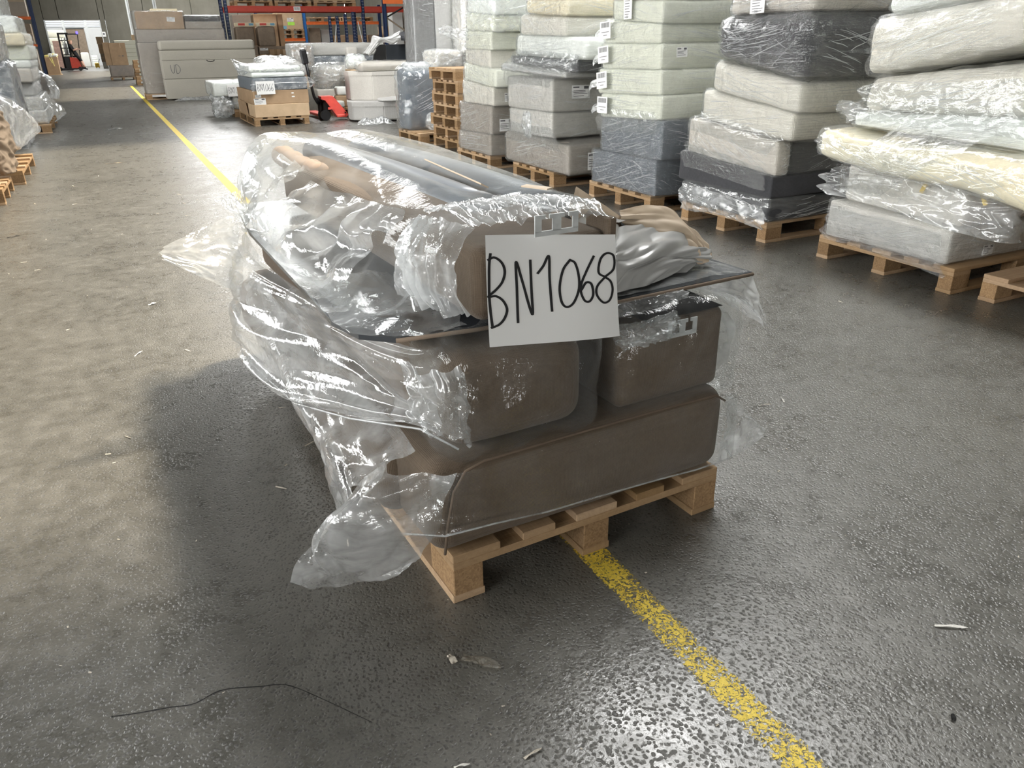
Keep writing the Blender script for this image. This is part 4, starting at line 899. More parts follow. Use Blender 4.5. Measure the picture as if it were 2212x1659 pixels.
bridge(o, [[(3.96, 3.50, .36), (3.955, 3.1, .34), (3.955, 2.64, .33)], [(3.945, 3.52, .25), (3.94, 3.1, .23), (3.945, 2.60, .20)], [(3.955, 3.52, .12), (3.95, 3.1, .11), (3.95, 2.56, .07)]], M_wrapd, 211, .012)
# -- pallet corner at the right edge of the frame
pallet(4.02, 1.50, 0, .93, 1.25, 0, 'pallet whose brown corner pokes in at the right edge of the frame', 'pallets along the right of the aisle', axis=1, old=True)

# -- tower of empty pallets
rnd = random.Random(5)
words = ['bottom', 'second from the bottom', 'third from the bottom', 'middle', 'third from the top', 'second from the top', 'topmost']
for k in range(7):
    pallet(4.02 + rnd.uniform(-.02, .02), 9.60 + rnd.uniform(-.02, .02), k * .1445, .90, 1.25, rnd.uniform(-.02, .02), '%s empty pallet of the tall tower of pallets' % words[k] if k != 3 else 'empty pallet in the middle of the tall tower of pallets', 'tower of empty pallets', axis=1, old=k in (1, 5))

# ------------------------------------------------------------------ goods behind the tower and along the middle of the hall
pallet(3.87, 10.66, 0, .92, 1.2, 0, 'pale pallet half empty, dark wrapped armchair at its back', axis=1)
o = pack('armchair_pack', 3.88, 4.47, 11.12, 11.56, (.146, .98), (.146, .93), M_slate, 'dark slate armchair block in wrinkled clear film on the half empty pallet', 'armchair', r=.06, n=6, bulge=.02, seed=51, film=M_clear, famp=.045, fn=26, ffreq=5, fstretch=(1, 1, 1), finfl=.03, crease=30)
pack('film_hood', 3.93, 4.3, 11.2, 11.5, (.93, 1.06), (.93, 1.05), M_flap, parent=o, r=.06, amp=.03, freq=8, seed=52)
o = pack('bag_of_parts', 4.1, 4.44, 10.85, 11.06, (.146, .42), (.146, .38), M_flap, 'small clear bag of grey fittings in front of the slate armchair block', 'bag', r=.10, amp=.03, freq=7, seed=53, n=8)
MB().box(-.06, .06, -.04, .04, .03, .16, .02).build('fittings', M_grey, o); MB().box(-.03, .03, -.03, .03, .18, .25, .01).build('fitting', M_dark, o)
# tall slabs
o = pack('slab', 4.48, 4.815, 12.3, 12.75, (.0, 2.3), (.0, 2.3), M_grey, 'tall grey cushion slab standing upright in vertical film folds', 'slab', r=.02, bulge=.005, seed=54, film=film('grey_streak_film', .10, scale=(14, 14, 1.2), bump=.7, base=.10, tint=(.62, .63, .65)), famp=.012, fn=12, ffreq=14, fstretch=(1, 1, .1))
pack('slab', 4.825, 5.12, 12.3, 12.75, (.0, 2.3), (.0, 2.3), M_grey, 'tall pale slab standing upright right beside the grey one', 'slab', r=.02, bulge=.005, seed=55, film=M_wrap, famp=.006)
pack('wrapped_bundle', 5.13, 5.7, 11.9, 12.5, (.0, 2.3), (.0, 2.3), M_linen, 'tall white wrapped bundle behind the fifth right stack', 'bundle', r=.06, bulge=.02, seed=56, film=M_milk, famp=.04, n=8)
pack('wrapped_bundle', 4.55, 4.97, 11.6, 12.2, (.0, .945), (.0, .945), M_grey, 'grey wrapped block standing behind the pallet tower', 'bundle', r=.03, seed=57, film=M_wrap)
pack('wrapped_bundle', 4.55, 4.97, 11.6, 12.2, (.95, 1.20), (.95, 1.20), M_linen, 'white film-wrapped mattress end above the topmost empty pallet', 'bundle', r=.05, seed=58, film=M_milk, famp=.03)
sh = MB().box(-.16, .16, -.1, .1, 0, .004).build('paper_sheet', M_paper, None, (4.35, 11.9, .99), (.5, 0, .1)); tag(sh, 'white paper sheet behind the slate armchair block', 'paper')
MB().box(4.25, 4.5, 11.75, 12.1, 0, .96, .02).build('carton', M_cardl); bpy.data.objects['carton']['label'] = 'plain carton standing behind the slate armchair block'; bpy.data.objects['carton']['category'] = 'box'

# octagonal sofa corner on the rounded grey tub
def poly_block(name, pts, z0, z1, mat, label, cat, lip=0, group=None, c=.012):
    cx = sum(p[0] for p in pts) / len(pts); cy = sum(p[1] for p in pts) / len(pts)
    bm = bmesh.new(); vs = [bm.verts.new((x - cx, y - cy, 0)) for x, y in pts]; f = bm.faces.new(vs)
    r = bmesh.ops.extrude_face_region(bm, geom=[f]); bmesh.ops.translate(bm, vec=(0, 0, z1 - z0), verts=[v for v in r['geom'] if isinstance(v, bmesh.types.BMVert)])
    bmesh.ops.recalc_face_normals(bm, faces=bm.faces); bmesh.ops.bevel(bm, geom=list(bm.edges), offset=c, segments=2, affect='EDGES')
    me = bpy.data.meshes.new(name); bm.to_mesh(me); bm.free(); me.materials.append(mat)
    o = bpy.data.objects.new(name, me); o.location = (cx, cy, z0); COL.objects.link(o); tag(o, label, cat, group)
    if lip:
        v = [((x - cx) * 1.02, (y - cy) * 1.02) for x, y in pts]
        MB().prism(v, z1 - z0 - lip, z1 - z0 + .004).build('rim', mat, o)
    return o
poly_block('sofa_wedge', [(4.14, 15.05), (4.48, 14.72), (5.02, 14.72), (5.1, 15.5), (4.2, 15.6)], .345, .835, M_linen, 'pale angled upholstered corner block standing on the rounded grey tub', 'sofa part', .06)
arc = [(4.16, 15.4), (4.06, 15.05), (3.99, 14.76), (4.02, 14.58), (4.18, 14.38), (4.5, 14.22), (4.80, 14.25), (4.95, 14.6), (4.95, 15.5)]
tub = poly_block('sofa_tub', arc, .03, .34, M_grey, 'rounded grey upholstered base on the floor under the angled corner block', 'sofa part', .07, c=.02)
pack('throw', 4.48, 4.9, 14.20, 14.5, (.34, .42), (.345, .39), M_grey, 'folded grey fabric flap lying on the rounded grey tub', 'fabric', r=.04, amp=.02, seed=60)
def heap(name, x, y, z, w, d, h, mat, label, cat, seed, n=1):
    ctrl = [[(x - w / 2 + w * i / 4 + .1 * w * mnoise.noise((i * 1.3, j * 1.7, seed)), y - d / 2 + d * j / 4, z + (h * (.5 + .9 * mnoise.noise((i * .9 + seed, j * .8, 3.)))) * (1 if 0 < i < 4 and 0 < j < 4 else 0)) for j in range(5)] for i in range(5)]
    ctrl = [[(a, b, max(c, z + .004)) for a, b, c in r] for r in ctrl]
    o = sheet(name, ctrl, mat, nu=46, nv=40, amp=h * .35, fu=5, fv=5, seed=seed, amp2=h * .2, env=lambda u, v: min(1, 5 * u, 5 * (1 - u), 5 * v, 5 * (1 - v)))
    for v in o.data.vertices: v.co.z = max(v.co.z, z + .003)
    return tag(o, label, cat)
heap('film_heap', 4.25, 14.0, 0, .65, .45, .16, M_flap, 'heap of crumpled clear film on the floor before the rounded grey tub', 'film', 3)
pack('bolster', 4.30, 5.4, 14.78, 15.2, (.84, 1.01), (.845, 1.005), M_beige, 'beige rolled bolster in film lying across the angled corner block', 'cushion', r=.08, bulge=.015, seed=61, film=M_wrap, famp=.02, amp=.015)
tb = empty('black_table', (5.12, 15.3, 1.01), 0, 'black glossy table top with cut-out leg standing on the beige bolster', 'table')
MB().box(-.16, .46, -.05, .05, 0, .285, .008).build('panel', M_board, tb)
MB().prism([(-.42, 0), (-.17, 0), (-.17, .285), (-.36, .285), (-.34, .2), (-.40, .11)], 0, .05, XZ).build('leg', M_dark, tb)
w = sheet('white_sheet', [[(4.41, 15, 1.13), (4.5, 14.98, 1.10), (4.51, 15, 1.05)], [(4.56, 15, 1.30), (4.66, 14.96, 1.28), (4.72, 15, 1.25)], [(4.64, 15, 1.455), (4.78, 14.96, 1.40), (4.85, 15.0, 1.33)], [(4.86, 15, 1.42), (4.95, 14.97, 1.38), (5.0, 15, 1.30)], [(5.24, 15, 1.558), (5.19, 14.98, 1.42), (5.12, 15, 1.31)]],
          M_poly, nu=50, nv=40, amp=.018, fu=4, fv=3, seed=62); tag(w, 'white plastic sheet draped like a bow over the black table', 'sheet')
cu = sheet('cloth_roll', [[(5.2, 15.1, 1.36), (5.2, 15.1, 1.44), (5.2, 15.3, 1.50)], [(5.35, 15.05, 1.33), (5.36, 15.05, 1.40), (5.36, 15.3, 1.52)], [(5.6, 15.05, 1.31), (5.6, 15.05, 1.36), (5.6, 15.3, 1.58)]], M_char, nu=30, nv=30, amp=.02, seed=64); tag(cu, 'dark curled cloth lying on the far end of the black table', 'fabric')
# wrapped sofa behind the hand pallet truck
pack('wrapped_sofa', 3.86, 5.9, 18.3, 19.2, (.80, 1.08), (.80, 1.08), M_slate, 'long grey sofa lower half in film behind the hand pallet truck', 'sofa', r=.04, seed=65, film=M_milk, famp=.03)
pack('wrapped_sofa', 3.88, 5.9, 18.28, 19.2, (1.09, 1.33), (1.09, 1.33), M_linen, 'long pale sofa upper half in film behind the hand pallet truck, beige top edge', 'sofa', r=.03, seed=66, film=M_wrap, famp=.014)
pack('wrapped_bolster', 3.80, 4.25, 18.15, 18.4, (.8, 1.30), (.80, 1.30), M_taupe, 'taupe sofa arm in crumpled film at the left end of the long wrapped sofa', 'sofa part', r=.05, amp=.02, seed=67, film=M_milk, famp=.04)
pack('end_block', 4.99, 5.22, 18.1, 18.3, (.99, 1.25), (.99, 1.25), M_linen, 'small pale upholstered end block on the long wrapped sofa', 'sofa part', r=.03, seed=68)
def carton(name, x0, x1, y0, y1, z0, z1, label, mat=None, seams=True, cat='box', group=None, c=.006):
    o = MB().box(x0 - (x0 + x1) / 2, (x1 - x0) / 2, -(y1 - y0) / 2, (y1 - y0) / 2, 0, z1 - z0, c).build(name, mat or M_card, None, ((x0 + x1) / 2, (y0 + y1) / 2, z0))
    if seams: MB().box(-(x1 - x0) / 2 * .98, (x1 - x0) / 2 * .98, -(y1 - y0) / 2 - .002, -(y1 - y0) / 2 + .001, (z1 - z0) * .50, (z1 - z0) * .53).build('tape', M_cardl, o)
    return tag(o, label, cat, group)
carton('carton', 3.9, 4.4, 18.3, 19, 0, .79, 'tall light carton under the taupe sofa arm behind the truck', M_cardl)
carton('carton', 4.45, 5.8, 18.4, 19, 0, .79, 'long grey-brown carton under the long wrapped sofa', M_cardd)
o = pack('bagged_cushion', 4.05, 4.75, 17.0, 17.6, (.475, .90), (.475, .90), M_linen, 'pale cushion in a big loose clear bag between truck and angled block', 'cushion', r=.12, bulge=.03, seed=69, film=M_milk, famp=.05, fn=24, finfl=.04)
pack('sofa_block', 3.95, 4.8, 16.9, 17.8, (.0, .465), (.0, .465), M_beige, 'beige sofa block on the floor under the bagged cushion', 'sofa part', r=.03, seed=70, film=M_wrap)
pack('bagged_parts', 4.5, 4.85, 16.2, 16.6, (.85, 1.10), (.85, 1.10), M_white, 'white bagged bundle next to the bow-like plastic sheet', 'bag', r=.1, seed=71, film=M_milk, famp=.05)
carton('carton', 4.5, 4.85, 16.2, 16.6, 0, .845, 'carton hidden behind the angled corner block carrying the white bag', M_cardl)
# scrap wood beside the truck
pallet(4.05, 16.15, 0, .7, .8, .1, 'small pallet with scrap wood between truck and grey tub')
for k, (x, y, z, s_, mm, lb) in enumerate(((4.3, 16.3, .145, .22, M_card, 'reddish scrap block on the small pallet, larger one'), (4.18, 16.15, .145, .13, M_white, 'white rolled scrap on the small pallet'), (4.33, 16.3, .37, .16, M_white, 'white packet on the reddish scrap block'))):
    pack('scrap', x - .12, x + .12, y, y + .2, (z, z + s_), (z, z + s_), mm, lb, 'scrap', r=.03, seed=72 + k, amp=.01)

# hand pallet truck
jk = empty('pallet_truck', (3.62, 15.25, 0), 0, 'red hand pallet truck with black handle beside the carton load', 'pallet truck')
J = lambda x, y, z: (x - 3.62, y - 15.25, z)
m = MB()
Mt = Matrix.Translation(Vector((.14, -.02, .40)))
m.prism([(-.02, .43), (.20, .43), (.47, .09), (.42, .05), (.26, .05), (.05, .36), (-.02, .38)], -.14, .12, XZ)
m.build('chassis', M_jack, jk)
MB().box(.24, .41, -.13, .06, .05, .10, .01).build('fork', M_jack, jk); MB().box(-.02, .16, .12, 1.2, .05, .10, .01).build('fork', M_jack, jk)
MB().box(.08, .22, -.16, -.15, .20, .24).build('brace', M_jack, jk)
MB().tube([(.40, -.141, .13), (.40, -.146, .13)], .016, 10).build('bolt', M_dark, jk)
MB().tube([(.0, .10, .02), (.0, .10, .40)], .05, 12).build('pump', M_black, jk, smooth=True)
MB().box(.02, .16, -.05, .14, .16, .34, .02).build('pump_body', M_black, jk)
for k, (wx, wy) in enumerate(((.04, -.06), (.04, .12))):
    wl = MB().tube([(wx, wy - .03, .095), (wx, wy + .03, .095)], .094, 24).build('wheel', M_black, jk, smooth=False)
    MB().tube([(wx, wy - .034, .095), (wx, wy + .034, .095)], .035, 14).build('hub', M_zinc, wl)
    MB().tube([(wx, wy - .036, .095), (wx, wy + .036, .095)], .068, 20).build('rim', M_black, wl)
MB().tube([(-.04, .06, .30), (-.11, .05, .42), (-.16, .04, .72), (-.20, .02, 1.02)], [.035, .028, .026, .028], 10).build('handle_bar', M_black, jk, smooth=True)
hd = MB().box(-.06, .06, -.035, .035, 0, .26, .025).build('grip', M_black, jk, (-.205, .02, .98), (0, -.12, 0))
MB().box(-.028, .028, -.037, .037, .10, .19, .004).build('grip_opening', M_dark, hd)

# load BN1066
pallet(2.30, 14.76, 0, .95, 1.9, -.01, 'pallet under the two brown cartons signed BN1066')
lo = carton('carton', 2.32, 3.275, 14.75, 16.6, .145, .36, 'flat brown carton, lower of two on the BN1066 pallet', M_cardl, False)
fl_ = MB().box(-.004, .004, -.45, .45, 0, .22).build('flap', M_card, lo, (-.49, .2, 0), (0, -.12, 0))
up = carton('carton', 2.33, 3.29, 14.76, 16.6, .362, .585, 'flat brown carton, upper of two on the BN1066 pallet, white label on it', M_card, False)
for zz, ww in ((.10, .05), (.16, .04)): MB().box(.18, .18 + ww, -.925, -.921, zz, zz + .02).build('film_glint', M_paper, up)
sticker(up, 'y', (2.43, 14.757), .41, .20, .11, 'form', .04); sticker(up, 'y', (2.41, 14.757), .50, .10, .05, 'form', .04)
o = pack('cushion', 2.36, 3.29, 14.77, 16.5, (.587, .79), (.587, .79), M_slate, 'slate grey cushion on the BN1066 cartons under white foam', r=.025, bulge=.006, seed=75)
sheet('film_bag', [[(2.34, 14.75, .80), (2.6, 14.73, .80), (3.0, 14.73, .80), (3.30, 14.74, .80), (3.34, 15.0, .80)], [(2.28, 14.74, .70), (2.6, 14.735, .70), (3.0, 14.735, .70), (3.40, 14.73, .69), (3.44, 15.0, .68)], [(2.28, 14.75, .56), (2.6, 14.738, .585), (3.0, 14.738, .59), (3.30, 14.745, .60), (3.33, 15.0, .6)]], M_film, o, tuple(o.location), nu=30, nv=70, amp=.012, fu=2, fv=8, seed=76)
MB().tube([(2.3 - o.location.x, 14.73 - o.location.y, .10), (2.6 - o.location.x, 14.725 - o.location.y, .115), (3.0 - o.location.x, 14.725 - o.location.y, .12), (3.4 - o.location.x, 14.72 - o.location.y, .11)], .005, 5).build('bag_weld', M_flap, o)
pack('foam_pad', 2.36, 3.27, 14.80, 16.4, (.795, .885), (.795, .88), M_white, 'white foam pad, lower of two on the slate cushion', 'foam', r=.04, bulge=.015, seed=77, film=M_wrap)
pack('foam_pad', 2.34, 3.22, 14.82, 16.4, (.888, .99), (.885, .975), M_white, 'white foam pad in film, upper of two on the slate cushion', 'foam', r=.045, bulge=.015, seed=78, film=M_milk, famp=.025)
o = pack('bagged_cushion', 2.78, 3.6, 16.0, 17.2, (.70, 1.12), (.70, 1.0), M_linen, 'large rounded pale cushion in a bag behind the white foam pads', r=.16, bulge=.03, seed=79, film=M_milk, famp=.035)
bn = sheet('loose_film', [[(2.25, 16.4, 1.12), (2.25, 16.0, .95), (2.25, 15.5, .8)], [(2.36, 16.2, 1.05), (2.36, 15.8, .96), (2.36, 15.2, .86)], [(2.6, 15.9, 1.0), (2.6, 15.5, 1.0), (2.6, 15.1, .98)], [(2.95, 15.7, 1.06), (2.95, 15.4, 1.04), (2.95, 15.1, 1.0)], [(3.15, 15.6, 1.01), (3.15, 15.4, 1.0), (3.15, 15.2, .99)]], M_flap, nu=60, nv=40, amp=.03, fu=4, fv=3, seed=80, amp2=.015)
tag(bn, 'peaked sheet of loose film on top of the BN1066 load', 'film')
def small_sign(x, y, z, w, h, chars, label, rz=0):
    s_ = empty('paper_sign', (x, y, z), rz, label, 'sign')
    MB().box(-w / 2, w / 2, 0, .003, 0, h).build('sheet', M_paper, s_)
    n = 6; cw = w * .86 / n
    bxs = [(ch, .06 + k * .147, .20, .06 + k * .147 + (.125 if ch != '1' else .06), .74) for k, ch in enumerate(chars)]
    strokes(lambda a, b, lf: Vector((-w / 2 + a * w, -lf, h - b * h)), bxs, .022, M_inkg, s_)
    return s_
small_sign(2.545, 14.70, .528, .315, .215, 'BN1066', 'white paper sign handwritten BN1066 on the brown cartons')
# load behind it
pallet(2.29, 17.06, 0, .9, 1.6, 0, 'pallet under the white mattress block left of the BN1066 cartons')
pack('wrapped_bundle', 2.3, 3.1, 17.05, 18.4, (.146, .385), (.146, .385), M_linen, 'low bundle of wrapped pale parts left behind the BN1066 cartons', 'bundle', r=.06, seed=81, film=M_milk, famp=.03)
pack('mattress_block', 1.95, 2.9, 17.02, 18.3, (.40, .655), (.40, .64), M_white, 'white mattress block in film, its end overhanging, left of BN1066 cartons', 'mattress', r=.03, seed=82, film=M_wrap)
sg = small_sign(2.36, 16.98, .395, .31, .215, 'BN10', 'white paper sign half hidden behind the BN1066 cartons', 0)
o = pack('film_wad', 1.93, 2.27, 17.0, 17.5, (.0, .40), (.0, .38), M_flap, 'hanging wad of crumpled clear film left of the overhanging mattress block', 'film', r=.08, amp=.10, freq=9, seed=83, n=14)

# upholstered box bed base with UD written on it
ud = empty('bed_base', (2.73, 23.6, 0), 0, 'stone coloured upholstered box bed base with UD written on its drawer front', 'bed')
def ub(name, x0, x1, z0, z1, d0=0, mat=M_sofa, r=.015, d1=.62):
    V, F = soft((x1 - x0, d1 - d0, z1 - z0), r, 5, (.004, .004, .004)); return link_mesh(name, V, F, mat, ud, ((x0 + x1) / 2 - 2.73, (d0 + d1) / 2, z0), smooth=True)
ub('lower_front', 1.515, 3.93, .03, .522); dr = ub('drawer_front', 1.52, 3.94, .528, 1.0); ub('upper_panel', 1.535, 3.94, 1.005, 1.222)
ub('headboard_roll', 1.53, 3.945, 1.222, 1.462, -.03, r=.07)
ub('ledge', 1.525, 3.94, .985, 1.008, -.015, r=.008)
MB().tube([(-.10, -.462, .447), (-.07, -.462, .42), (0, -.462, .408), (.07, -.462, .42), (.10, -.462, .447)], .012, 6).build('handle_cutout', M_dark, dr)
strokes(lambda a, b, lf: Vector((1.70 - 2.73 + a * .24, -.4585 - lf - .004, .885 - .528 - b * .22)), [('U', .02, .05, .46, .95), ('D', .52, .0, 1.0, 1.0)], .055, M_inkg, dr)
heap('film_heap', 2.25, 23.2, 0, 1.3, .4, .12, M_flap, 'crumpled film on the floor along the foot of the UD bed base', 'film', 7)
# the tall wrapped load behind the bed base
pallet(1.03, 24.25, 0, .93, 1.9, 0, 'grey-brown pallet under the tall wrapped load behind the bed base', axis=1, old=True)
tall = 'tall wrapped load behind the bed base'
pack('wrapped_furniture', 1.06, 2.0, 24.3, 25.2, (.15, 1.42), (.15, 1.42), M_taupe, 'taupe wrapped lower part of the tall load left of the bed base', 'furniture', tall, r=.02, seed=85, film=M_wrap, famp=.02)
pack('wrapped_furniture', 2.02, 3.25, 24.3, 25.2, (.15, 1.42), (.15, 1.42), M_taupe, 'taupe wrapped panel right behind the bed base', 'furniture', tall, r=.02, seed=86, film=M_wrap, famp=.02)
pack('wrapped_furniture', 1.08, 3.3, 24.3, 25.2, (1.425, 1.74), (1.425, 1.74), M_taupe, 'long taupe wrapped layer in glistening film above the bed base', 'furniture', tall, r=.02, seed=87, film=M_wrapd, famp=.02, fn=26)
cb = carton('carton', 1.16, 2.30, 24.3, 25.1, 1.745, 2.17, 'brown carton with white label on top of the tall wrapped load', M_card, False); sticker(cb, 'y', (1.99, 24.297), 1.98, .20, .11, 'form', -.05)
pack('film_cover', 1.06, 2.34, 24.27, 25.12, (1.74, 2.19), (1.74, 2.19), M_wrap, parent=cb, r=.04, amp=.02, freq=5, seed=88)
pack('wrapped_furniture', 2.33, 3.27, 24.3, 25.1, (1.745, 1.93), (1.745, 1.93), M_taupe, 'taupe wrapped layer under the black tray on the tall load', 'furniture', tall, r=.02, seed=89, film=M_wrapd, famp=.02)
pack('black_tray', 2.35, 3.25, 24.32, 25.1, (1.93, 2.07), (1.93, 2.07), M_black, 'black glossy tray in film on the right of the tall wrapped load', 'tray', tall, r=.015, seed=90, film=M_wrapd, famp=.02)
carton('carton', 1.55, 2.2, 24.4, 25, 2.175, 2.24, 'thin pale carton lying on the brown labelled carton', M_foam, False)

# pallet pile, foam slabs and cardboard load far down the aisle
for k in range(6): pallet(1.22 + .02 * (k % 2), 34.3 + .03 * (k % 3), k * .1445, .9, 1.2, 0, '%s pallet of the small far pile beside the tall wrapped load' % ['lowest', 'second lowest', 'third lowest', 'third highest', 'second highest', 'highest'][k], 'small far pile of pallets', axis=1)
for k in range(9):
    pack('foam_slab', .92, 2.15, 44, 45.5, (.02 + k * .178, .02 + k * .178 + .175), (.02 + k * .178, .02 + k * .178 + .175), M_green, 'pale green foam slab in the tall far pile behind the cardboard load', 'foam', 'pale green foam slabs in the far pile', r=.02, seed=100 + k, n=3)
carton('carton', 1.73, 2.07, 44, 44.4, 1.63, 1.86, 'small light carton on top of the pale green foam pile', M_cardl, False)
pallet(.43, 40.2, 0, 1.0, 1.1, 0, 'dark pallet under the cardboard load far down the aisle', old=True, mat=M_cardd)
pack('wrapped_carton', .47, 1.40, 40.25, 41.1, (.146, .60), (.146, .60), M_cardd, 'dark wrapped carton under the tall cardboard sheets far down the aisle', 'box', r=.02, seed=120, film=M_wrapd, famp=.02)
o = carton('cardboard_sheet', .36, .62, 40.3, 40.9, .60, 1.52, 'narrow tall cardboard piece left in the far cardboard load', M_card, False)
o = carton('cardboard_sheet', .60, 1.25, 40.26, 40.95, .60, 1.50, 'wide tall cardboard box with faint print in the far cardboard load', M_card, False)
MB().box(-.02, .06, -.349, -.346, .36, .40).build('print', M_cardd, o); MB().box(.12, .19, -.349, -.346, .36, .40).build('print', M_inkg, o); MB().box(.1, .13, -.349, -.346, .70, .9).build('tape', M_cardl, o)

# ------------------------------------------------------------------ racking
def beam(parent, x0, x1, y, z0, z1, mat, name='beam'):
    m = MB(); m.box(x0, x1, y, y + .05, z0, z1, .006); m.box(x0, x1, y - .006, y, z0 + (z1 - z0) * .0, z0 + (z1 - z0) * .12); m.box(x0, x1, y - .006, y, z1 - (z1 - z0) * .12, z1)
    l = parent.location; o = m.build(name, mat, parent); o.location = (-l.x, -l.y, -l.z); return o
def post(parent, x, y, z0, z1, mat, w=.09, name='post', holes=True):
    m = MB(); m.box(x - w / 2, x + w / 2, y, y + .01, z0, z1); m.box(x - w / 2, x - w / 2 + .01, y, y + .08, z0, z1); m.box(x + w / 2 - .01, x + w / 2, y, y + .08, z0, z1)
    l = parent.location; o = m.build(name, mat, parent); o.location = (-l.x, -l.y, -l.z)
    if holes:
        h = MB(); z = z0 + .05
        while z < z1 - .04:
            for dx in (-.018, .018): h.box(x + dx - .005, x + dx + .005, y - .002, y, z, z + .018)
            z += .085
        hb = h.build('slots', M_grey, o); hb['kind'] = 'stuff'
    return o
rk = empty('pallet_rack', (3.68, 26, 0), 0, 'front pallet rack with navy posts and deep red beam across the hall', 'rack')
for x in (3.68, 7.80, 11.9):
    post(rk, x, 26, 0, 4.6, M_navy); post(rk, x, 27.0, 0, 4.6, M_navy)
for a, b in ((3.73, 7.75), (7.85, 11.85)):
    beam(rk, a, b, 25.99, 2.23, 2.385, M_red); beam(rk, a, b, 27.02, 2.23, 2.385, M_red)
l_ = MB().box(-.10, .10, -.003, 0, -.06, .06).build('label', M_paper, rk, (5.74 - 3.68, -.02, 2.31)); mk = MB()
for k in range(9): mk.box(-.085 + k * .019, -.085 + k * .019 + .009, -.0045, -.003, -.035, .045)
mk.build('print', M_inkg, l_)
for k, (x0, x1, mt) in enumerate(((3.95, 5.05, M_cardd), (5.12, 6.2, M_cardd), (6.3, 7.6, M_card))):
    pallet(x0, 26.05, 2.387, x1 - x0, .95, 0, '%s pallet standing up on the deep red rack beam' % ['first', 'second', 'third'][k], 'pallets up in the front rack', old=True)
    carton('carton', x0, x1, 26.08, 26.95, 2.533, 3.4, '%s load up in the front rack above the red beam' % ['left', 'middle', 'right'][k], mt, True, 'box', 'cartons up in the front rack')
# cartons standing under the beam
for k, (x0, x1, z0, z1, lb) in enumerate(((4.02, 4.56, 1.32, 1.86, 'left of the two curved grey-brown boxes with red and blue bands'), (4.68, 5.20, 1.29, 1.86, 'right of the two curved grey-brown boxes with red and blue bands'))):
    o = pack('curved_box', x0, x1, 27.0, 27.5, (z0, z1), (z0, z1 - .02), M_cardd, lb, 'box', 'curved boxes under the red beam', r=.05, seed=130 + k, bulge=.01)
    MB().box(-.27, .30, -.02, .20, 0, .10, .005).build('band', M_foam, o, (0, -.22, z1 - z0 - .005))
    MB().box(-.18, .02, -.003, 0, .02, .085).build('band_print', M_tagr, o, (0, -.241, z1 - z0)); MB().box(.14, .27, -.003, 0, .02, .085).build('band_print', M_tagb, o, (0, -.241, z1 - z0))
carton('carton', 4.03, 4.60, 27.0, 27.6, .70, 1.315, 'grey-brown carton under the left curved box', M_cardd); o = carton('carton', 4.64, 5.9, 27.0, 27.6, 1.06, 1.285, 'wide grey-brown carton under the right curved box, white label', M_cardd, False)
sticker(o, 'y', (4.79, 26.997), 1.20, .24, .07, 'form')
carton('carton', 4.64, 5.6, 27.0, 27.6, .50, 1.055, 'brown carton behind the leaning pallet in the rack bay', M_card)
carton('carton', 4.03, 4.60, 27.0, 27.6, .0, .695, 'lowest grey-brown carton in the left of the rack bay', M_cardd); carton('carton', 4.64, 5.6, 27.0, 27.6, .0, .495, 'lowest brown carton in the rack bay', M_card)
pw = pallet(4.9, 26.75, .56, .95, .62, 0, 'pallet leaning upright in front of the cartons in the rack bay'); pw.rotation_euler = (R(80), 0, 0)
for k, (x0, x1, z0, z1) in enumerate(((4.05, 4.6, 1.97, 2.2), (4.7, 5.4, 1.97, 2.22), (5.45, 5.6, 1.3, 2.22))):
    carton('carton', x0, x1, 27.6, 28.1, 0, z1, '%s of the brown cartons high behind the curved boxes' % ['left', 'middle', 'right'][k], (M_taupe, M_cardl, M_card)[k], False, 'box', 'cartons behind the curved boxes')
# second rack with orange beams
r2 = empty('pallet_rack', (6.85, 30, 0), 0, 'rear pallet rack with bright orange beams and a light blue post', 'rack')
for x in (5.2, 6.85, 9.6): post(r2, x, 30, 0, 2.6, M_blue if x == 6.85 else M_navy, .10, holes=False)
beam(r2, 5.25, 6.80, 29.99, 1.43, 1.53, M_orange); beam(r2, 6.9, 9.55, 29.99, 1.96, 2.06, M_orange)
for k in range(2): pallet(5.95, 30.02, 1.532 + k * .146, .86, .9, 0, ['lower pallet under the green-stickered carton', 'upper pallet under the green-stickered carton'][k], 'pallets in the rear rack')
o = carton('carton', 5.93, 6.78, 30.05, 30.9, 1.825, 2.35, 'light carton with a white and green sticker in the rear rack', M_cardl, False)
sticker(o, 'y', (6.36, 30.045), 2.12, .22, .12, 'form'); MB().box(-.10, .14, -.43, -.427, .12, .22).build('sticker', M_tagg, o); MB().box(-.40, -.15, -.43, -.427, -.0, .10).build('sticker', M_tagb, o)
for k in range(2): pallet(6.95 + k * 1.3, 30.02, 2.062, 1.1, .9, 0, ['left pallet on the upper orange beam', 'right pallet on the upper orange beam'][k], 'pallets on the orange beam')
for k in range(6):
    x = 6.98 + k * .44
    carton('carton', x, x + .41, 30.1 + .05 * (k % 2), 30.8, 0, (1.86, 1.8, 1.6, 1.62, 1.6, 1.62)[k], '%s tall carton under the upper orange beam' % ['first', 'second', 'third', 'fourth', 'fifth', 'sixth'][k], (M_cardd, M_grey, M_card, M_card, M_card, M_cardd)[k], True, 'box', 'cartons under the orange beam')
carton('carton', 5.3, 6.75, 30.05, 30.8, 0, 1.40, 'broad brown carton under the lower orange beam', M_cardd)
for k in range(3):
    x = 9.75 + k * .9
    carton('carton', x, x + .8, 30.0, 30.8, 0, (1.9, 2.4, 2.1)[k], '%s brown carton right of the orange rack' % ['first', 'second', 'third'][k], (M_card, M_cardd, M_taupe)[k], True, 'box', 'cartons right of the orange rack')
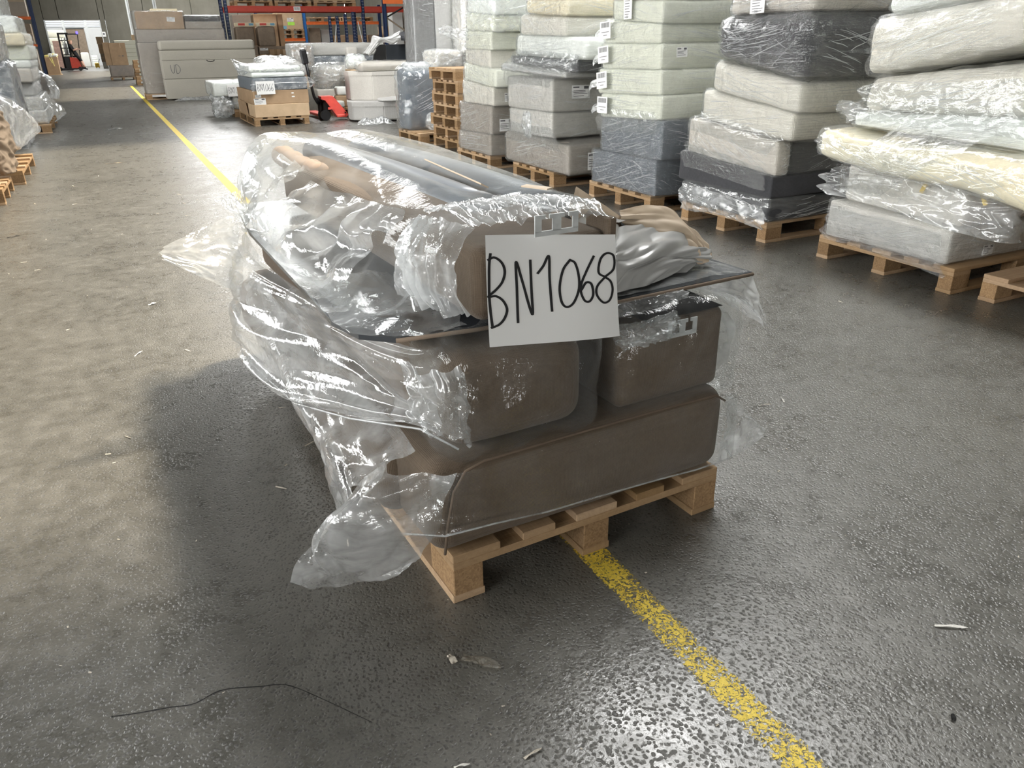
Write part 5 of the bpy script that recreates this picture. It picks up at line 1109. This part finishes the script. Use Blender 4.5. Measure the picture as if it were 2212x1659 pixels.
# loose uprights in front
for k, (x, zt_) in enumerate(((6.20, 2.05), (6.42, 2.05), (6.66, 2.10), (6.89, 2.16), (7.19, 2.10))):
    e = empty('rack_upright', (x, 24, 0), 0, '%s of the loose navy perforated uprights below the red beam' % ['first', 'second', 'third', 'fourth', 'fifth'][k], 'rack upright', 'loose navy uprights'); post(e, x, 24, 0, zt_, M_navy, .075)
    if k in (0, 4): MB().tube([(.02, .05, .9), (.20 if k == 0 else -.16, .05, 1.9)], .012, 6).build('strut', M_zinc, e)
r3 = empty('steel_rack', (7.2, 22, 0), 0, 'nearer navy rack frame with orange-red beam and dark diagonal braces', 'rack')
post(r3, 7.2, 22, 0, 2.5, M_navy, .10, holes=False); post(r3, 8.4, 22, 0, 2.5, M_navy, .10, holes=False); beam(r3, 7.16, 9.4, 21.98, 2.285, 2.42, M_orange)
MB().tube([(.08, .05, 1.97), (1.15, .05, 2.5)], .022, 6).build('brace', M_dark, r3); MB().tube([(.05, .05, 1.95), (1.15, .05, 1.25)], .022, 6).build('brace', M_cardd, r3)
carton('carton', 7.6, 7.9, 22.6, 23, 0, 2.1, 'grey upright panel behind the dark diagonal braces', M_grey, False); carton('carton', 7.95, 8.5, 22.6, 23, 0, 2.1, 'dark grey carton behind the dark diagonal braces, small label', M_cardd, False)
# rack at the far left
r4 = empty('pallet_rack', (-2.53, 50, 0), 0, 'navy and orange rack at the far left before the concrete wall', 'rack')
for x in (-2.53, -5.3): post(r4, x, 50, 0, 5.5, M_navy, .13, holes=False); post(r4, x, 51.2, 0, 5.5, M_navy, .13, holes=False)
for z in (1.42, 2.72): beam(r4, -5.25, -2.58, 49.99, z, z + .11, M_orange); beam(r4, -5.25, -2.58, 51.2, z, z + .11, M_orange)
for k, (z0, z1) in enumerate(((0.0, 1.3), (1.55, 2.5), (2.85, 4.2))):
    for j in range(2): carton('carton', -5.1 + j * 1.25, -3.95 + j * 1.25, 50.05, 51.1, z0, z1, '%s %s load in the far left rack' % (('outer', 'inner')[j], ('floor level', 'middle', 'upper')[k]), (M_cardd, M_taupe)[(k + j) % 2], True, 'box', 'loads in the far left rack')

# ------------------------------------------------------------------ left side of the aisle
for k, (x, y, W, lb) in enumerate(((-2.35, 8.45, .93, 'pallet nearest the camera at the left edge, with pinkish blocks'), (-2.27, 9.70, 1.62, 'pallet with pale slats bared on the left of the aisle'), (-2.25, 15.65, 2.2, 'long pallet under the tall wrapped load on the left'))):
    pallet(x, y, 0, W, 1.35, 0, lb, 'pallets along the left of the aisle', axis=1)
carton('carton', -2.3, -1.03, 8.2, 8.75, .146, .62, 'tan carton at the left edge on the nearest left pallet', M_cardl, False)
o = pack('furniture_block', -2.25, -1.18, 9.85, 11.25, (.146, .70), (.146, .70), M_linen, 'pale furniture block in a loose clear bag on the left pallet', 'furniture', r=.04, seed=140, film=M_milk, famp=.05, finfl=.05, fn=24)
pack('furniture_block', -2.25, -1.25, 9.9, 11.1, (.705, 1.05), (.705, 1.0), M_foam, 'cream foam block in film above the bagged pale block on the left', 'furniture', r=.06, seed=141, film=M_milk, famp=.05)
lf = sheet('loose_film', [[(-1.3, 10.0, .95), (-1.25, 10.5, .95), (-1.25, 11.0, .92), (-1.3, 11.6, .86)], [(-1.10, 9.95, .72), (-1.02, 10.5, .74), (-.98, 11.1, .74), (-.98, 11.6, .70)], [(-1.12, 9.95, .46), (-1.02, 10.5, .5), (-.88, 11.1, .55), (-.75, 11.55, .42)], [(-1.15, 10.0, .2), (-1.1, 10.5, .2), (-1.02, 11.1, .22), (-.95, 11.5, .26)]], M_flap, nu=60, nv=70, amp=.045, fu=3, fv=4, seed=142, amp2=.02)
tag(lf, 'billowing loose clear film spilling off the left pallet towards the aisle', 'film')
cc = sheet('crushed_cardboard', [[(-1.2, 9.15, .75), (-1.02, 9.2, .78), (-.95, 9.6, .76)], [(-1.2, 9.2, .55), (-1.0, 9.3, .55), (-.92, 9.7, .52)], [(-1.15, 9.2, .36), (-.98, 9.3, .34), (-.92, 9.6, .33)], [(-1.1, 9.2, .16), (-.98, 9.25, .16), (-.95, 9.5, .17)]], M_cardd, nu=50, nv=40, amp=.05, fu=5, fv=3, seed=143, amp2=.02)
sm = cc.modifiers.new('thick', 'SOLIDIFY'); sm.thickness = .03; tag(cc, 'crushed grey-brown cardboard standing between the two nearest left pallets', 'cardboard')
gl = 'wrapped cushions of the tall load on the left'
lay = [(.15, .36, M_linen, 'lowest flat'), (.365, .58, M_linen, 'second flat'), (.585, .80, M_grey, 'third'), (.805, 1.02, M_beige, 'fourth'), (1.025, 1.14, M_white, 'bright white thin'), (1.145, 1.36, M_green, 'pale green'), (1.365, 1.55, M_foam, 'yellowish'), (1.555, 1.80, M_white, 'upper white'), (1.805, 2.15, M_grey, 'topmost grey')]
for k, (a, b, mm, nm) in enumerate(lay):
    x1 = (-.93, -.95, -1.02, -1.0, -.98, -.96, -.98, -1.05, -1.22)[k]
    pack('cushion', -2.2, x1, 15.75 + .05 * (k % 3), 17.7, (a, b), (a, b), mm, '%s cushion layer of the tall wrapped load on the left' % nm, group=gl, r=.05, bulge=.008, seed=150 + k, film=(M_milk if k in (0, 1, 7, 8) else M_wrapd), famp=.02, amp=.008)
lf = sheet('loose_film', [[(-1.15, 17.6, 1.0), (-1.08, 18.0, .98), (-1.12, 18.5, .92)], [(-.95, 17.6, .82), (-.84, 18.0, .80), (-.95, 18.6, .78)], [(-.90, 17.6, .64), (-.76, 18.0, .60), (-.86, 18.6, .60)], [(-.96, 17.65, .46), (-.80, 18.0, .42), (-.92, 18.5, .45)]], M_flap, nu=50, nv=50, amp=.05, fu=3, fv=3, seed=160, amp2=.03, rag=.04); tag(lf, 'hanging flap of loose film on the far side of the tall left load', 'film')
lf = sheet('loose_film', [[(-.95, 15.7, .55), (-.93, 16.5, .55), (-.95, 17.6, .55)], [(-.84, 15.7, .38), (-.82, 16.5, .36), (-.80, 17.7, .36)], [(-.80, 15.75, .22), (-.76, 16.5, .20), (-.70, 17.7, .20)], [(-.86, 15.8, .15), (-.84, 16.5, .15), (-.80, 17.6, .14)]], M_film, nu=40, nv=60, amp=.03, fu=3, fv=6, seed=161, amp2=.015); tag(lf, 'skirt of clear film round the foot of the tall left load', 'film')
pack('wrapped_bundle', -2.2, -1.12, 13.3, 14.7, (.0, 1.15), (.0, 1.15), M_slate, 'dark wrapped bundle between the two left pallets', 'bundle', r=.08, seed=165, film=M_milk, famp=.06)
pack('wrapped_bundle', -2.2, -1.16, 12.9, 14.4, (1.16, 1.75), (1.16, 1.7), M_linen, 'pale wrapped bundle above the dark one on the left', 'bundle', r=.08, seed=166, film=M_milk, famp=.06)
# carton of yellow foam scraps
cr = carton('carton', -2.45, -1.86, 51, 52.0, .03, .90, 'brown carton overflowing with yellow and white foam scraps far left', M_card, False)
MB().box(-2.5, -1.8, 50.95, 52.05, 0, .03).build('floor_cardboard', M_cardl); tag(bpy.data.objects['floor_cardboard'], 'flat base board under the carton of foam scraps', 'cardboard')
rnd = random.Random(4)
for k in range(16):
    x, y, z = rnd.uniform(-.28, .28), rnd.uniform(-.45, .45), rnd.uniform(.86, 1.0)
    pack('foam_scrap', -2.155 + x - .09, -2.155 + x + .09, 51.5 + y - .1, 51.5 + y + .1, (.03 + z - .05, .03 + z + .05), (.03 + z - .06, .03 + z + .04), M_yellow if k % 2 else M_white, 'yellow foam scrap heaped in the far carton' if k % 2 else 'white foam scrap heaped in the far carton', 'scrap', 'yellow foam scraps in the far carton' if k % 2 else 'white foam scraps in the far carton', r=.02, n=2, amp=.03, freq=9, seed=170 + k)
for k, q in enumerate(((.12, .88, .18, .45), (.2, .88, .3, .62))):
    o = MB().box(0, .04, 0, .01, q[3], q[1]).build('foam_strip', M_yellow, None, (-2.155 + q[0], 50.985, 0), (0, -.12 - .2 * k, 0)); tag(o, ['longer', 'shorter'][k] + ' yellow strip hanging down the far carton of foam scraps', 'scrap')

# ------------------------------------------------------------------ forklift with its driver, before the doorway
fk = empty('forklift', (-1.5, 60.2, 0), 0, 'black and red reach truck standing in front of the bright doorway', 'forklift')
F0 = Vector((-1.5, 60.2, 0)); FX = lambda x, z, y=0: (x + 1.5, y, z)
ms = empty('mast', (0, 0, 0)); ms.parent = fk
for dx in (-.33, .13):
    MB().box(dx - .05, dx + .05, -.08, .08, .1, 2.2).build('mast_rail', M_black, ms, (-.02, 0, 0))
MB().box(-.40, .22, -.08, .08, 2.12, 2.22).build('mast_head', M_black, ms)
for z in (.9, 1.3, 1.75): MB().box(-.36, .16, -.02, .02, z, z + .06).build('cross_bar', M_black, ms)
MB().tube([(-.05, 0, .9), (-.05, 0, 1.9)], .035, 8).build('lift_cylinder', M_zinc, ms)
MB().tube([(-.18, .02, 1.95), (-.22, .02, 1.75), (-.12, .02, 1.62), (.0, .02, 1.75), (-.02, .02, 1.95)], .03, 6).build('hose_loop', M_paper, ms)
MB().box(-.20, .02, .0, .02, .95, 1.6).build('mast_window', M_wallw, ms)
MB().prism([(.02, .14), (.58, .14), (.52, .55), (.42, .74), (.02, .80)], -.45, .45, XZ).build('body', M_jack if False else M_red, fk)
MB().box(-.55, .68, -.48, .48, .06, .16, .03).build('chassis', M_black, fk); MB().box(-.30, .06, -.40, .40, .12, .85, .02).build('battery_cover', M_black, fk)
for y in (-.46, .46): MB().box(-.80, .1, y - .06, y + .06, .03, .13, .02).build('support_leg', M_black, fk)
for y in (-.2, .2): MB().box(-1.2, -.38, y - .05, y + .05, .05, .09).build('fork', M_zinc, fk)
for x in (-.62, .50): MB().tube([(x, -.52, .12), (x, -.44, .12)], .12, 14).build('wheel', M_black, fk)
gd = MB().box(.05, .76, -.42, .42, 2.10, 2.16, .01).build('overhead_guard', M_black, fk); MB().tube([(.2, .4, .8), (.1, .4, 2.1)], .03, 6).build('guard_post', M_black, fk); MB().tube([(.60, .4, .6), (.74, .4, 2.1)], .03, 6).build('guard_post', M_black, fk)
MB().box(.68, .80, -.46, -.36, 2.14, 2.28, .02).build('blue_lamp', M_bluelight, fk)
MB().tube([(.70, -.2, 2.16), (.70, -.2, 2.26)], .04, 8).build('beacon', M_orange, fk)
MB().box(.22, .52, -.2, .2, .78, .88, .03).build('seat', M_black, fk); MB().box(.05, .2, -.2, .1, 1.05, 1.12).build('steering_column', M_black, fk)

def person(name, joints, edges, mats, label):
    root = None
    me = bpy.data.meshes.new(name); me.from_pydata([j[0] for j in joints], edges, [])
    o = bpy.data.objects.new(name, me); COL.objects.link(o)
    sk = o.modifiers.new('skin', 'SKIN'); sk.use_smooth_shade = True
    for i, j in enumerate(joints):
        d = me.skin_vertices[0].data[i]; d.radius = (j[1], j[2] if len(j) > 2 else j[1]); d.use_root = (i == 0)
    ss = o.modifiers.new('sub', 'SUBSURF'); ss.levels = 2; ss.render_levels = 2
    for m in mats: me.materials.append(m)
    return tag(o, label, 'person')
# leaning forwards on the truck, seen from the side: local x along the image, z up
P = Vector((-1.5, 59.85, 0))
J = [((.42, 0, .93), .16, .14), ((.34, 0, 1.10), .16, .14), ((.26, 0, 1.30), .18, .13), ((.22, 0, 1.45), .15, .11), ((.22, -.02, 1.53), .06),
     ((.42, -.20, 1.38), .055), ((.20, -.20, 1.40), .065), ((.30, -.24, 1.18), .05), ((.48, -.20, 1.24), .038), ((.56, -.18, 1.28), .04),
     ((.20, .20, 1.40), .065), ((.28, .24, 1.18), .05), ((.46, .2, 1.22), .038), ((.54, .18, 1.26), .04),
     ((.46, -.10, .88), .10), ((.66, -.11, .58), .075), ((.76, -.11, .20), .05), ((.80, -.11, .10), .05), ((.93, -.11, .075), .04),
     ((.46, .10, .88), .10), ((.60, .11, .56), .075), ((.64, .11, .20), .05), ((.68, .11, .13), .05), ((.80, .11, .10), .04)]
J.pop(5)
ed = [(0, 1), (1, 2), (2, 3), (3, 4), (3, 5), (5, 6), (6, 7), (7, 8), (3, 9), (9, 10), (10, 11), (11, 12), (0, 13), (13, 14), (14, 15), (15, 16), (16, 17), (0, 18), (18, 19), (19, 20), (20, 21), (21, 22)]
pr = person('person', J, ed, [M_shirt], 'person in black shirt and shorts leaning on the forklift, seen from the side'); pr.location = P
V, F = soft((.19, .155, .25), .07, 5, (.01, .01, .01)); hdm = link_mesh('head', V, F, M_skin, pr, (.235, 0, 1.545), (0, .12, 0), smooth=True)
MB().prism([(.085, .13), (.125, .10), (.085, .09)], -.015, .015, XZ).build('nose', M_skin, hdm); MB().box(.075, .10, -.03, .03, .055, .065, .004).build('mouth', M_tagr, hdm)
for s in (-1, 1):
    MB().box(.085, .10, s * .03 - .01, s * .03 + .01, .145, .157, .003).build('eye', M_dark, hdm); MB().box(-.02, .02, s * .085 - .01, s * .085 + .01, .10, .16, .006).build('ear', M_skin, hdm)
V, F = soft((.20, .165, .11), .05, 4); link_mesh('hair', V, F, plain('sandy_hair', (.42, .27, .16), .9), hdm, (-.015, 0, .158), (0, -.25, 0), smooth=True)
for pts, r_ in (([(.30, -.24, 1.20), (.48, -.20, 1.24), (.56, -.18, 1.28)], [.057, .046, .045]), ([(.28, .24, 1.2), (.46, .2, 1.22), (.54, .18, 1.26)], [.057, .046, .045]), ([(.655, -.11, .56), (.76, -.11, .20)], [.084, .06]), ([(.605, .11, .54), (.64, .11, .20)], [.084, .06])):
    MB().tube(pts, r_, 10).build('bare_limb', M_skin, pr, smooth=True)
for s, x, y, z in ((0, .56, -.18, 1.28), (1, .54, .18, 1.26)):
    hm = MB().box(x, x + .08, y - .04, y + .04, z - .02, z + .02, .015)
    for k in range(4): hm.tube([(x + .07, y - .03 + k * .02, z), (x + .12 + .01 * (k in (1, 2)), y - .03 + k * .02, z - .01), (x + .14 + .01 * (k in (1, 2)), y - .03 + k * .02, z - .03)], .009, 6)
    hm.tube([(x + .02, y + .04, z), (x + .07, y + .06, z - .01)], .010, 6)
    hm.build('hand', M_skin, pr, smooth=True)

# ------------------------------------------------------------------ the bright hall beyond the doorway
structure(MB().box(-9, 9, 75.3, 75.5, 0, CEIL).build('wall_hall', M_wallw)); structure(MB().box(-9.2, -9, 61.4, 75.5, 0, CEIL).build('wall_hall_left', M_wallw)); structure(MB().box(9, 9.2, 61.4, 75.5, 0, CEIL).build('wall_hall_right', M_wallw))
win = structure(MB().box(-3.2, 1.6, 75.22, 75.28, 2.86, 3.42).build('window_1', M_win))
for k in range(4): MB().box(-3.2, 1.6, 75.18, 75.21, 2.90 + k * .13, 2.94 + k * .13).build('blind_slat', M_grey, win)
d1 = structure(MB().box(-1.9, -.40, 75.20, 75.28, 0, 2.70).build('door_1', M_cardd)); d2 = structure(MB().box(-.38, 1.6, 75.2, 75.28, 0, 2.72).build('door_2', M_wallw))
structure(MB().box(-1.9, -.4, 75.18, 75.2, 2.70, 2.76).build('trim_2', M_dark))
column(-1.72, 73, .16, 'pale column standing in the bright hall left of the forklift mast'); column(-.20, 72.2, .20, 'pale column standing in the bright hall right of the driver')
for k in range(4): carton('carton', -2.55, -2.05, 68 + .02 * k, 69, k * .455, k * .455 + .45, '%s pinkish carton of the pile inside the doorway on the left' % ['lowest', 'second lowest', 'third lowest', 'highest'][k], plain('pink_carton', (.50, .33, .28), .8) if k == 0 else MATS['pink_carton'], False, 'box', 'pinkish cartons inside the doorway')
for k in range(8): pack('foam_slab', -3.0, -1.75, 70, 71.2, (1.85 + k * .13 - 1.85, k * .13 + .12), (k * .13, k * .13 + .12), M_green, 'pale slab in the pile deep inside the doorway', 'foam', 'pale slabs inside the hall', r=.02, n=2, seed=180 + k)
for k in range(3): pack('foam_slab', -2.9, -1.75, 70, 71.2, (1.05 + k * .5, 1.53 + k * .5), (1.05 + k * .5, 1.53 + k * .5), M_green, '%s thick pale block on the slab pile inside the doorway' % ['lowest', 'middle', 'highest'][k], 'foam', r=.03, n=2, seed=190 + k)
pack('wrapped_pallet_load', -.95, -.42, 70, 71, (0, 1.0), (0, 1.0), M_white, 'white wrapped load inside the hall behind the driver', 'bundle', r=.06, seed=195)
for k in range(5): pack('foam_slab', -.28, .12, 71, 72, (k * .16, k * .16 + .158), (k * .16, k * .16 + .158), M_white, 'white slab in the low pile beside the pale column in the hall', 'foam', 'white slabs beside the hall column', r=.02, n=2, seed=197 + k)
for k, (z0, z1) in enumerate(((.0, .42), (.425, .95), (.955, 1.55), (1.555, 2.0))): carton('carton', .36 - .03 * k, .80, 64 + .05 * k, 64.8, z0, z1, '%s box of the stack just inside the doorway on the right' % ['lowest', 'second', 'third', 'highest'][k], (M_grey, M_cardd, M_card, M_cardl)[k], True, 'box', 'boxes inside the doorway')
yj = empty('pallet_truck', (-.02, 65.2, 0), 0, 'yellow hand pallet truck parked inside the doorway', 'pallet truck'); MB().box(-.12, .16, -.2, .2, .06, .36, .03).build('chassis', M_tape, yj); MB().box(-.10, -.02, -.25, .3, .04, .10).build('fork', M_tape, yj); MB().box(.08, .16, -.25, .3, .04, .10).build('fork', M_tape, yj)
MB().tube([(.1, 0, .3), (.25, 0, .62)], .02, 6).build('handle_bar', M_black, yj)
sb = empty('wall_box', (.78, 61.14, 1.97), 0, 'small pale control box on the concrete wall beside the doorway', 'control box'); MB().box(-.11, .11, 0, .05, 0, .30, .01).build('case', M_paper, sb); MB().box(-.05, .05, -.006, .0, .12, .22).build('screen', M_inkg, sb)

# ------------------------------------------------------------------ scraps on the floor
def scrap(name, x, y, w, d, rz, mat, label, cat='scrap', h=.006, seed=0, group=None):
    o = sheet(name, [[(-w / 2, -d / 2, .002), (-w / 2, d / 2, .003)], [(-w / 6, -d / 2, .004 + h), (-w / 6, d / 2, .003 + h * .3)], [(w / 6, -d * .45, .003 + h * .6), (w / 6, d * .5, .004 + h)], [(w / 2, -d * .3, .004 + h * .6), (w / 2, d * .35, .003)]], mat, nu=16, nv=8, amp=h * .6, fu=4, fv=2, seed=seed)
    for v in o.data.vertices: v.co.z = max(.0015, v.co.z)
    o.location = (x, y, 0); o.rotation_euler = (0, 0, rz); return tag(o, label, cat, group)
M_scrap = plain('scrap_paper', (.55, .50, .42), .7, var=.1); M_scrapw = plain('white_scrap', (.75, .73, .68), .7, var=.06); M_tapes = film('brown_tape_film', .75, tint=(.8, .75, .65), rough=.25, scale=(20, 20, 20), bump=.4, base=.10, refl=.6, milky=(.42, .39, .33))
scrap('paper_scrap', .468, 1.288, .030, .016, 1.7, M_scrap, 'torn beige cardboard scrap lying at the end of the clear tape strip', h=.006, seed=1)
scrap('tape_strip', .523, 1.248, .105, .028, -.85, M_tapes, 'crumpled strip of brownish clear tape on the floor before the pallet', h=.007, seed=2)
scrap('straw', 1.583, .830, .080, .009, -.60, M_scrapw, 'pale wood shaving on the floor at the right', h=.003, seed=3)
scrap('straw', .515, .974, .046, .006, .1, M_scrap, 'brown splinter on the floor near the bottom edge', h=.003, seed=4)
scrap('straw', .376, 1.013, .035, .006, -.3, M_scrapw, 'pale splinter on the floor at the bottom edge left of the brown one', h=.003, seed=5)
scrap('dark_chip', 1.34, .649, .018, .010, .8, M_dark, 'small black chip on the floor low at the right', h=.004, seed=6)
scrap('straw', 2.165, 1.976, .05, .005, 1.1, M_scrapw, 'curled white shaving beside the right film tail', h=.004, seed=7)
scrap('straw', 2.07, 1.973, .06, .004, -.3, M_scrap, 'straight straw beside the curled white shaving', h=.003, seed=8)
scrap('film_scrap', .03, 15.62, .32, .10, .2, M_flap, 'twist of clear film lying in the aisle ahead', h=.03, seed=9)
scrap('wood_strip', -.05, 10.95, .20, .018, .03, M_cardl, 'thin wooden strip lying across the aisle in the sunlit patch', h=.004, seed=10)
scrap('paper_scrap', -1.33, 27.8, .35, .12, .5, M_scrapw, 'pale paper scraps near the tall left load', h=.02, seed=11)
scrap('paper_scrap', .017, 4.549, .045, .02, .4, M_scrapw, 'small pale scrap on the floor left of the pile', h=.006, seed=12)
scrap('straw', -.089, 3.763, .07, .007, 1.0, M_scrapw, 'thin pale splinter on the floor left of the pile, nearer than the pale scrap', h=.003, seed=13)
scrap('dark_chip', -.825, 6.898, .10, .02, .3, M_dark, 'dark splinter on the floor at the left edge', h=.004, seed=14)
scrap('dark_chip', .02, 16.3, .03, .03, .3, M_dark, 'dark pebble on the aisle floor beside the yellow line', h=.02, seed=14)
# fine dust and splinters nobody could count
rnd = random.Random(11); m = MB()
for k in range(360):
    if k < 150: x, y = rnd.uniform(-1, 2.6), rnd.uniform(.6, 3.0)
    elif k < 300: x, y = rnd.uniform(-1, 3.4), rnd.uniform(2.5, 10)
    else: x, y = rnd.uniform(-1, 3.4), rnd.uniform(8, 26)
    s_ = rnd.uniform(.0010, .0034) * (1 + y * .14); a = rnd.uniform(0, 6.3); el = rnd.choice((1, 1, 2, 5))
    dx, dy = math.cos(a) * s_ * el, math.sin(a) * s_ * el; px, py = -math.sin(a) * s_ * .6, math.cos(a) * s_ * .6
    b = len(m.v)
    m.v += [(x - dx - px, y - dy - py, .0016), (x + dx - px, y + dy - py, .0016), (x + dx + px * .6, y + dy + py * .6, .0022), (x - dx + px, y - dy + py, .0035)]; m.f.append((b, b + 1, b + 2, b + 3))
o = m.build('litter', M_scrap); tag(o, 'tiny pale crumbs and splinters scattered over the whole floor', 'litter', kind='stuff')

# hairline crack in the floor, low at the left
ck = []
for px, py in ((-.245, 1.472), (-.236, 1.469), (-.191, 1.457), (-.13, 1.442), (-.081, 1.428), (-.021, 1.441), (.054, 1.414), (.11, 1.386), (.175, 1.31), (.226, 1.234), (.25, 1.20)):
    ck.append((px + .006 * mnoise.noise((px * 40, py * 40, 0)), py + .006 * mnoise.noise((px * 40, py * 40, 5))))
V, F = [], []
for i, (x, y) in enumerate(catmull(ck, 60)):
    w_ = .0012 + .0012 * abs(mnoise.noise((i * .7, 3, 1))) + (.0015 if i < 4 else 0)
    V += [(x, y - w_, .0006), (x, y + w_, .0006)]
    if i: F.append((2 * i - 2, 2 * i, 2 * i + 1, 2 * i - 1))
link_mesh('crack', V, F, M_dark, bpy.data.objects['floor'])
